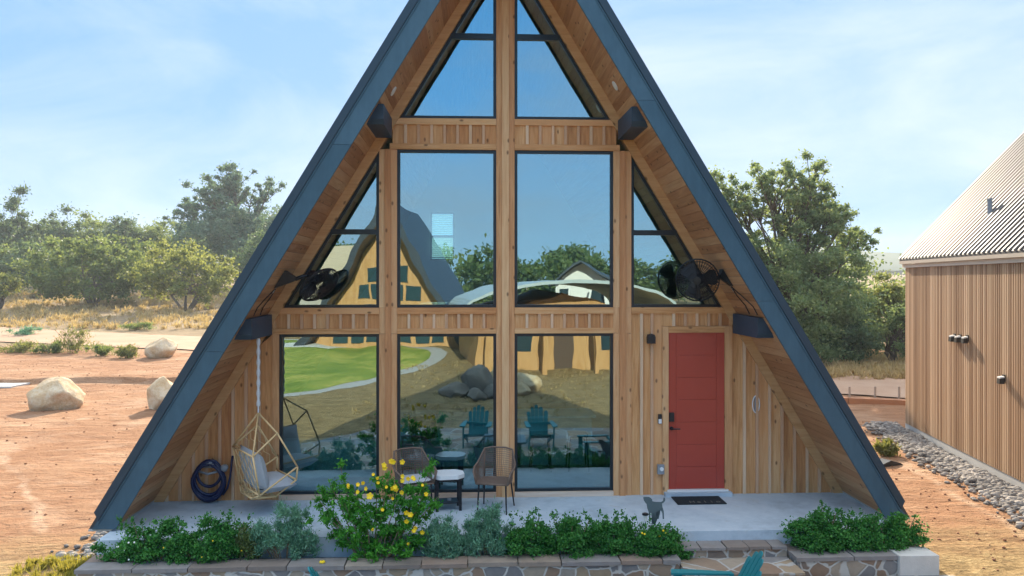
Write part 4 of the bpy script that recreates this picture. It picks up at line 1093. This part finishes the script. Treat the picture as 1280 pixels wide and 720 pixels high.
for i,(x,y,sx,sz,m,l) in enumerate(((-.4,-14.0,.85,.9,ROCKG,'dark upright boulder topping the rock pile'),(-1.3,-13.6,.8,.42,ROCKG,'flat grey boulder at the near end of the rock pile'),(.35,-13.3,.6,.5,ROCKG,'low grey boulder in front of the rock pile'),(.7,-14.4,.85,.75,ROCK,'tan boulder in the middle of the rock pile'),(1.7,-14.6,.8,.65,ROCK,'tan boulder at the far end of the rock pile'),(1.4,-13.9,.5,.4,ROCK,'small tan boulder leaning on the rock pile'),(-.4,-12.9,.5,.38,ROCKG,'small dark boulder before the upright one'))):
    boulder(l,(x*.8-.1,y,GROUND+sz*.40),(sx*.68,sx*.6,sz*.72),20+i,m,group='rock pile behind the viewer')

# pebble strips
def pebbles(name,label,gen,n,smin,smax,seed):
    rs=np.random.RandomState(seed); bm=bmesh.new(); bmesh.ops.create_icosphere(bm,subdivisions=1,radius=1)
    bv=np.array([v.co[:] for v in bm.verts]); bf=[[v.index for v in f.verts] for f in bm.faces]; bm.free()
    V=[];F=[];k=len(bv)
    for i in range(n):
        x,y=gen(rs); s=rs.uniform(smin,smax)*np.array([1,rs.uniform(.6,.9),rs.uniform(.4,.65)])
        a=rs.uniform(0,6.28); ca,sa=math.cos(a),math.sin(a); p=bv*(1+rs.uniform(-.18,.18,(k,1)))*s
        q=np.stack([p[:,0]*ca-p[:,1]*sa,p[:,0]*sa+p[:,1]*ca,p[:,2]],1)+np.array([x,y,gz(x,y)+s[2]*rs.uniform(.3,1.1)])
        F+= [[f_+i*k for f_ in f] for f in bf]; V.append(q)
    me=bpy.data.meshes.new(name); me.from_pydata(np.concatenate(V).tolist(),[],F); me.materials.append(PEBB)
    me.polygons.foreach_set('use_smooth',[True]*len(me.polygons))
    o=bpy.data.objects.new(name,me); C.objects.link(o); o['kind']='stuff'; o['label']=label; return o
# right building frame
B0=Vector((10.62,7.29)); BD=Vector((1.11,5.75)).normalized(); BN=Vector((-BD.y,BD.x))   # BD away from viewer, BN out of the wall (towards the cabin)
def gen_r(rs):
    s=-rs.uniform(-.6,9); w=abs(rs.normal(0,.36))+.08
    w=min(w,1.15); p=B0+BD*s+BN*w; return p.x,p.y
pebbles('gravel','grey river stones along the foot of the brown building',gen_r,5600,.03,.08,91)
def gen_l(rs):
    y=rs.uniform(-1.3,1.8); x=-5.5-abs(rs.normal(0,.30)); return x,y
pebbles('gravel','loose river stones at the left foot of the roof',gen_l,620,.03,.085,92)
# scattered clods of dirt
def gen_c(rs):
    return (rs.uniform(-22,-6.0),rs.uniform(0,24)) if rs.random()<.75 else (rs.uniform(6.2,10),rs.uniform(-2.5,9))
o=pebbles('rubble','small clods scattered over the red dirt',gen_c,1500,.008,.034,93); o.data.materials[0]=plain('clods',(.30,.14,.075),.95,0,.3,9,.5)

# grasses
def tufts(name,label,pts,h,spread,cnt,fol,seed,wd=.016):
    rs=np.random.RandomState(seed); cl=[]
    for (x,y,s) in pts: cl.append(((x,y,gz(x,y)+h*s*.38),(spread*s,spread*s,h*s*.42),cnt))
    o=leaf_mesh(name,cl,h*.75,wd,rs,fol,None,2.2,.5); o['kind']='stuff'; o['label']=label; return o
rs=np.random.RandomState(17)
P=[]
for _ in range(900):
    Z=rs.uniform(50,92); px=rs.uniform(-80,400); x,y=at_depth(px,Z); P.append((x,y,rs.uniform(.5,1.3)))
tufts('dry_grass','pale dry grass beyond the road on the left',P,.55,.65,46,F_GRS,18,.05)
P=[]
for _ in range(300):
    Z=rs.uniform(29.5,37); px=rs.uniform(1000,1180); x,y=at_depth(px,Z); P.append((x,y,rs.uniform(.4,1.2)))
tufts('dry_grass','straw coloured grass below the live oak on the right',P,.5,.5,50,F_GRS,19,.04)
P=[(x,y,rs.uniform(.4,1.2)) for x,y in [(rs.uniform(-4,9),rs.uniform(-23,-8.5)) for _ in range(420)]]
tufts('dry_grass','sparse straw tufts on the yard behind the viewer, mirrored in the windows',P,.16,.22,16,F_GRS,23,.02)
P=[(x,y,rs.uniform(.6,1.2)) for x,y in [(rs.uniform(-6.5,-5.5),rs.uniform(-2.15,-1.25)) for _ in range(60)]]
tufts('grass_patch','yellow green grass at the left end of the stone planter',P,.15,.10,70,F_GRN,20,.012)
P=[(x,y,rs.uniform(.4,1.0)) for x,y in [(rs.uniform(-10.5,-5.9),rs.uniform(-4.2,-1.9)) for _ in range(160)]]
tufts('dry_grass','thin trampled dry grass at the lower left corner',P,.07,.16,26,F_GRS,22,.012)
def weed(px,Z,w,h,label,fol,seed,cat='plant'):
    x,y=at_depth(px,Z); rs=np.random.RandomState(seed); W=w/FPX*Z; H=h/FPX*Z
    t=thing('roadside_weed',label,cat,(x,y,gz(x,y)),0,'weeds beside the gravel road')
    cl=[((rs.normal(0,W*.2),rs.normal(0,W*.15),H*rs.uniform(.15,.75)),(W*.2,W*.2,H*.28),130) for _ in range(16)]
    leaf_mesh('leaves',cl,.16,.035,rs,fol,t,1.0,.6)
    s=MB()
    for k in range(7): s.tube([(0,0,-.05),(rs.normal(0,W*.2),rs.normal(0,W*.15),H*.8)],[.02,.006],4)
    s.build('stems',STEM,t)
weed(97,38.5,62,36,'tall pale green feathery weed beside the gravel road','' or F_WEED,31)
weed(128,37,36,16,'low dark green weed right of the feathery one',F_JUN,32)
weed(158,36.2,30,18,'bright yellow green weed close to the squat boulder',F_WEED,33)
weed(25,38.5,60,16,'low green weed clump at the far left road edge',F_WEED,34)
weed(62,38,40,16,'brownish low weed between green clumps by the road',F_JUN,35)
weed(1109,16.9,30,20,'small bright green weed by the grey river stones',F_WEED,36)
weed(30,46.8,40,12,'grey green shrublet across the road at the far left',F_SAGE,37)
weed(172,50,44,10,'green low shrublet across the road by the dry grass',F_JUN,38)
x,y=at_depth(1110,16.0)
t=thing('downspout_extension','black plastic drain end lying on the dirt by the roof','drain pipe',(x,y,gz(x,y)),R(20))
b=MB(); b.prism([(-.28,0),(.30,0),(.22,.05),(-.05,.12),(-.28,.06)],'y',-.12,.12); b.build('pipe',BLK,t)
b=MB(); b.tube([(-.28,0,.05),(-.75,.05,.04)],.05,8); b.build('outlet',BLK,t)
for i,(x,y,s,lab) in enumerate(((-9.55,-2.6,.52,'flat pale stepping stone at the very left edge'),(-8.2,-3.35,.50,'flat pale stepping stone cut by the bottom edge'))):
    b=MB(); b.prism([(-.6*s,-.5*s),(.4*s,-.6*s),(.75*s,0),(.4*s,.55*s),(-.5*s,.5*s)],'z',0,.06); tag(b.build('stepping_stone',LIME,loc=(x,y,gz(x,y)-.01)),lab,'stepping stone','pale stepping stones')
b=MB(); x,y=at_depth(5,28); b.prism([(-.7,-.5),(.6,-.6),(.7,.5),(-.6,.6)],'z',0,.06); tag(b.build('paver',LIME,loc=(x,y,gz(x,y))),'pale flat slab lying on the red dirt at far left','slab')
# low earth kerb with survey stakes on the right
rs=np.random.RandomState(3)
kb=MB(); kp=[Vector(at_depth(px,Z)) for px,Z in ((980,24.9),(1060,24.2),(1150,23.6),(1250,22.9))]
for a,b_ in zip(kp,kp[1:]): kb.bar((a.x,a.y,GROUND+.05),(b_.x,b_.y,GROUND+.05),.35,.22)
o=structure(kb.build('earth_kerb',plain('kerb_earth',(.36,.17,.085),.95,0,.25,3,.5))); o['label']='low orange earth bank along the road on the right'
STAKE=plain('weathered_stake',(.36,.30,.24),.9)
for i,px in enumerate((1062,1094,1124)):
    p=Vector(at_depth(px,24.2)); b=MB(); b.box(-.025,.025,-.02,.02,-.2,.5)
    tag(b.build('survey_stake',STAKE,loc=(p.x,p.y,GROUND)),['thin wooden stake by the road nearest the cabin roof','thin wooden stake by the road, middle one of three','thin wooden stake by the road nearest the brown building'][i],'stake','stakes along the road')

# ------------------------------------------------------------------ brown slatted building on the right
M3=Matrix(((BN.x,BD.x,0),(BN.y,BD.y,0),(0,0,1)))     # local x out of the wall, local y away from viewer
def slat_mat():
    m,nt,nd,lk=mat('ribbed_cladding'); isl=island(nt); v=coords(nt,(1,1,.1)); g=noise_n(nt,v,9,4)
    t=math_n(nt,'ADD',math_n(nt,'MULTIPLY',isl,.7),math_n(nt,'MULTIPLY',g,.3))
    cr=ramp(nt,[(.2,(.29,.165,.085)),(.5,(.44,.275,.155)),(.8,(.56,.38,.235))]); lk.new(t,cr.inputs[0]); return finish(m,nt,cr.outputs[0],.55,g,.1,.01,0,.4)
SLAT=slat_mat(); SLATB=plain('cladding_recess',(.20,.12,.075),.6)
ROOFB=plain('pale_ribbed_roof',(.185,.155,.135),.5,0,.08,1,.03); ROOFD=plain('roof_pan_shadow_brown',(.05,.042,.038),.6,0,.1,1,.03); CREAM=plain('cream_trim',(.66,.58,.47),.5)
rb=thing('slatted_building','brown ribbed building with pale standing seam roof at right edge','building',(B0.x,B0.y,0),math.atan2(BN.y,BN.x))
HW,LB,ZE=4.2,17.0,3.72
def fz(z): return z
w=MB(); w.box(-2*HW,0,0,LB,-.28,ZE,1)
s=.02
while s<LB-.1:
    w.box(.0,.032,s,s+.052,-.28,ZE-.005,0); s+=.088
s=-.02
while s>-2*HW: w.box(s-.052,s,-.03,.0,-.28,ZE-.005,0); s-=.088
w.prism([(-2*HW+.01,ZE),(-.01,ZE),(-HW,ZE+HW*1.07-.02)],'y',.01,LB-.01,1)
w.build('wall',[SLAT,SLATB],rb)
f=MB(); f.box(-2*HW-.02,.02,-.02,LB+.02,-.75,-.282); f.build('foundation',CONCW,rb)
tr=MB(); tr.box(.0,.07,-.10,LB+.1,ZE+.0,ZE+.09); tr.build('eave_trim',CREAM,rb)
tr=MB(); tr.box(.02,.13,-.12,LB+.1,ZE+.095,ZE+.17); tr.build('gutter',plain('gutter_tan',(.50,.42,.33),.45),rb)
for sg in(0,1):
    rf=MB(); x0=.12 if sg==0 else -2*HW-.12; zE=ZE+.16; zR=zE+(HW+.12)*1.07
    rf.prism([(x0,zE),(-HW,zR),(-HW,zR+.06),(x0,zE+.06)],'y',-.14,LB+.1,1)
    y=-.12; nr=Vector((1.07 if sg==0 else -1.07,0,1)).normalized()
    while y<LB:
        rf.bar(Vector((x0,y+.02,zE+.06))+nr*.012,Vector((-HW,y+.02,zR+.06))+nr*.012,.045,.045,0,nr); y+=.21
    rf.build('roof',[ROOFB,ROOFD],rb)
p=MB(); vs_=-3.55; p.lathe([(.05,-.1),(.05,.42),(.06,.43),(.06,.47)],10,(-.72,2.9,ZE+1.0),(0,0,1)); p.build('vent_pipe',GREY,rb)
def wall_local(px,py):
    # intersect the view ray with the wall plane
    d=Vector(((px-640)/FPX*math.cos(TH)+math.sin(TH),math.cos(TH)-(px-640)/FPX*math.sin(TH)))
    o=Vector((CX,CY)); n=BN; tt=(B0-o).dot(n)/d.dot(n); P=o+d*tt
    return (P-B0).dot(BD),z_at(py,tt)
for i,(px,py,lab) in enumerate(((1196,422,'dark wall light on the brown building, leftmost of the close three'),(1203,423,'dark wall light on the brown building, middle of the close three'),(1212,424,'dark wall light on the brown building, rightmost of the close three'),(1258,474,'dark wall light alone lower on the brown building'))):
    s,z=wall_local(px,py); P=B0+BD*s+BN*.034
    t=thing('building_light',lab,'wall light',(P.x,P.y,z),math.atan2(BN.y,BN.x),'wall lights on the brown building',.72)
    b=MB(); b.box(0,.03,-.06,.06,-.06,.12); b.build('wall_plate',BRONZE,t)
    b=MB(); b.prism([(.031,-.12),(.16,-.12),(.15,.02),(.031,.04)],'y',-.085,.085); b.build('lamp_shade',BRONZE,t)
    b=MB(); b.prism([(.031,.042),(.15,.022),(.15,.06),(.031,.08)],'y',-.075,.075); b.build('lens',LENS,t)

# ------------------------------------------------------------------ the far side of the lot, seen mirrored in the windows
def lawn_mat():
    m,nt,nd,lk=mat('lawn_grass'); v=coords(nt); a=noise_n(nt,v,.38,5,.7); b=noise_n(nt,v,6,5,.8)
    cr=ramp(nt,[(.36,(.13,.20,.03)),(.5,(.26,.29,.05)),(.62,(.50,.42,.10))]); lk.new(math_n(nt,'ADD',math_n(nt,'MULTIPLY',a,.65),math_n(nt,'MULTIPLY',b,.35)),cr.inputs[0])
    return finish(m,nt,cr.outputs[0],.9,b,.5,.03,0,.15)
def blob(name,c,rx,ry,z,m,label,seed=1):
    mb=MB(); n=48; mb.v.append((c[0],c[1],z))
    for i in range(n):
        a=2*math.pi*i/n; k=1+.12*math.sin(a*3+seed)+.06*math.sin(a*5+seed*2); mb.v.append((c[0]+rx*k*math.cos(a),c[1]+ry*k*math.sin(a),z))
    for i in range(n): mb.f.append([0,1+i,1+(i+1)%n]); mb.m.append(0)
    o=structure(mb.build(name,m,recalc=False)); o['label']=label; return o
blob('lawn',(-12,-24),8.4,13.5,GROUND+.012,lawn_mat(),'green putting lawn opposite the cabin, mirrored in the left window',2)
blob('path',(-12,-24),9.1,14.3,GROUND+.006,plain('path_grey',(.42,.38,.34),.9),'narrow pale path curving round the lawn',2)
blob('sand',(-9.8,-33),2.0,2.2,GROUND+.020,plain('sand_pale',(.62,.58,.50),.95),'pale sand patch at the far end of the lawn',4)
WO=wood('sunny_cedar',(.34,.165,.06),(.50,.27,.105),(.60,.36,.17),axis='z',knots=False)
# second A-frame
def other_aframe(loc,rz):
    t=thing('neighbour_a_frame','second A-frame cabin with orange cedar front and dark roof, mirrored in the windows','cabin',loc,rz)
    w=MB(); w.prism([(-4.6,0),(4.6,0),(0,7.7)],'y',-8,-.02); w.build('wall',WO,t)
    ng=plain('neighbour_glass',(.03,.06,.07),.08)
    for z0,z1 in ((.25,1.2),(1.4,2.4),(2.75,3.6),(3.75,4.7),(4.9,5.7)):
        hw=(7.2-z1)/1.67-.25
        n=max(2,int(round(hw*2/1.0)))
        for i in range(n):
            a=-hw+2*hw*i/n+.09; b_=-hw+2*hw*(i+1)/n-.09
            f=MB(); f.box(a,b_,-.018,.03,z0,z1); f.build('window',ng,t)
    for sg in(-1,1):
        r=MB(); r.prism([(sg*4.62,0),(sg*5.1,0),(0,8.45),(0,7.72)],'y',-8.3,1.3); r.build('roof',ROOFM,t)
    return t
other_aframe((-5.5,-32.5,GROUND),R(8))
def gable_house(name,label,loc,rz,w,d,hw,hr,wm,rm,porch=True,curved=False):
    t=thing(name,label,'house',loc,rz)
    b=MB(); b.box(-w/2,w/2,-d,0,-.1,hw); b.prism([(-w/2,hw),(w/2,hw),(0,hw+hr)],'y',-d+.01,-.01); b.build('wall',wm,t)
    if curved:
        r=MB(); n=14; P=[(math.cos(math.pi*i/n)*(w/2+.8),hw+.1+math.sin(math.pi*i/n)*hr*1.3) for i in range(n+1)]
        for (xa,za),(xb,zb) in zip(P,P[1:]): r.prism([(xa,za),(xb,zb),(xb,zb+.15),(xa,za+.15)],'y',-d-.4,1.6 if porch else .4)
        r.build('roof',rm,t)
    else:
        for sg in(-1,1):
            r=MB(); r.prism([(sg*(w/2+.5),hw-.2),(0,hw+hr+.05),(0,hw+hr+.25),(sg*(w/2+.5),hw)],'y',-d-.4,1.8 if porch else .4); r.build('roof',rm,t)
    if porch:
        for k in range(4):
            p=MB(); x=-w/2+.3+k*(w-.6)/3; p.box(x-.1,x+.1,1.2,1.4,0,hw-.25); p.build('post',wm,t)
    for k in(-1,1):
        p=MB(); p.box(k*w*.28-.7,k*w*.28+.7,-.02,.02,.7,hw-.5); p.build('window',plain('house_glass',(.03,.05,.06),.08),t)
    p=MB(); p.box(-.5,.5,-.02,.025,0,2.1); p.build('door',plain('house_door',(.10,.06,.04),.5),t)
    return t
WRF=plain('white_metal_roof',(.70,.70,.68),.4,0,.06,1,.02)
gable_house('low_cabin','low cedar cabin with bowed white roof and dark porch, mirrored in the right window',(3.4,-21.5,GROUND),R(-6),7.6,8,2.25,1.05,WO,plain('grey_metal_roof',(.42,.47,.47),.4,0,.08,1,.03),True,True)
gable_house('white_house','white house with dark gable roof and porch posts, mirrored small in the windows',(9.8,-62,GROUND),R(12),5.6,9,3.5,2.3,plain('white_clapboard',(.74,.73,.70),.6),plain('dark_shingle',(.05,.065,.08),.6))
gable_house('tan_barn','tan metal roofed barn, mirrored in the left triangular window',(-13.5,-47,GROUND),R(80),13,9,3.0,3.3,plain('barn_siding',(.42,.38,.33),.7),plain('tan_roof',(.50,.38,.23),.5),False)

# ================================================================== AIR
hz=MB(); hz.box(-605,605,-605,605,-3,38)
hm_=bpy.data.materials.new('haze_air'); hm_.use_nodes=True; n_=hm_.node_tree; n_.nodes.clear()
vp=N(n_,'ShaderNodeVolumePrincipled'); vp.inputs['Color'].default_value=(.86,.93,1,1); vp.inputs['Density'].default_value=.0006; vp.inputs['Anisotropy'].default_value=.25
on_=N(n_,'ShaderNodeOutputMaterial'); n_.links.new(vp.outputs[0],on_.inputs['Volume'])
ho=hz.build('haze',hm_); ho['kind']='stuff'; ho['label']='thin pale morning haze over the land'
# ================================================================== LIGHT, SKY, CAMERA
SUN_EL,SUN_AZ=R(27),R(1.5)
w=bpy.data.worlds.new('World'); scene.world=w; w.use_nodes=True
nt=w.node_tree; nt.nodes.clear(); lk=nt.links
sky=N(nt,'ShaderNodeTexSky'); sky.sky_type='NISHITA'; sky.sun_disc=False; sky.sun_elevation=SUN_EL; sky.sun_rotation=SUN_AZ
sky.altitude=300; sky.air_density=1.0; sky.dust_density=.35; sky.ozone_density=2.0
tc=N(nt,'ShaderNodeTexCoord'); mp=N(nt,'ShaderNodeMapping'); mp.inputs['Scale'].default_value=(1.0,1.0,3.2); mp.inputs['Rotation'].default_value=(0,R(10),R(20)); lk.new(tc.outputs['Generated'],mp.inputs['Vector'])
n1=noise_n(nt,mp.outputs[0],2.1,7,.58,.5); n2=noise_n(nt,mp.outputs[0],.9,3,.5)
cv=math_n(nt,'ADD',math_n(nt,'MULTIPLY',n1,.6),math_n(nt,'MULTIPLY',n2,.5))
cr=ramp(nt,[(.48,(0,0,0)),(.70,(1,1,1))]); lk.new(cv,cr.inputs[0])
spz=N(nt,'ShaderNodeSeparateXYZ'); lk.new(tc.outputs['Generated'],spz.inputs[0])
vf=N(nt,'ShaderNodeMapRange'); vf.interpolation_type='SMOOTHSTEP'; vf.inputs['From Min'].default_value=-.7; vf.inputs['From Max'].default_value=.5; vf.inputs['To Min'].default_value=.72; vf.inputs['To Max'].default_value=.965; lk.new(spz.outputs[1],vf.inputs['Value'])
vn=N(nt,'ShaderNodeMapRange'); vn.interpolation_type='SMOOTHSTEP'; vn.inputs['From Min'].default_value=-.8; vn.inputs['From Max'].default_value=.4; lk.new(spz.outputs[1],vn.inputs['Value'])
vcol=mix(nt,vn.outputs[0],(.62,2.75,5.6),(.92,1.86,3.4))
veil=mix(nt,vf.outputs[0],sky.outputs[0],vcol)
cl=mix(nt,math_n(nt,'MULTIPLY',cr.outputs[0],.72),veil,(2.95,3.35,3.75))
ov=N(nt,'ShaderNodeMapRange'); ov.interpolation_type='SMOOTHSTEP'; ov.inputs['From Min'].default_value=.50; ov.inputs['From Max'].default_value=.85; lk.new(spz.outputs[2],ov.inputs['Value'])  # bright overhead cloud, out of view, added to fill the shaded cabin front
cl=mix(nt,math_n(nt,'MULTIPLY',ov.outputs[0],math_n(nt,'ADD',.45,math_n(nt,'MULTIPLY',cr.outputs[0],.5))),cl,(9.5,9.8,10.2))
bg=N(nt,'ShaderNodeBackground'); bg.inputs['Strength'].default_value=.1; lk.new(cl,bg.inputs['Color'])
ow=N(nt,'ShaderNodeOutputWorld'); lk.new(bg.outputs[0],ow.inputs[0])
sd=bpy.data.lights.new('sun','SUN'); sd.energy=4.0; sd.angle=R(.6); sd.color=(1,.86,.66)
so=bpy.data.objects.new('sun',sd); C.objects.link(so)
dv=Vector((math.sin(SUN_AZ)*math.cos(SUN_EL),math.cos(SUN_AZ)*math.cos(SUN_EL),math.sin(SUN_EL)))
so.rotation_euler=dv.to_track_quat('Z','Y').to_euler(); so.location=dv*60
cd=bpy.data.cameras.new('camera'); cam=bpy.data.objects.new('camera',cd); C.objects.link(cam)
cam.location=(CX,CY,CZ); cam.rotation_euler=(R(90),0,-TH)
cd.sensor_width=36; cd.lens=36*FPX/1280; cd.shift_y=-(360-HOR)/1280; cd.clip_end=2000; cd.clip_start=.05
scene.camera=cam
vs=scene.view_settings; vs.view_transform='Standard'; vs.look='None'; vs.gamma=1; vs.use_curve_mapping=False; vs.exposure=1.58
scene.cycles.max_bounces=8; scene.cycles.transparent_max_bounces=12; scene.cycles.use_denoising=True
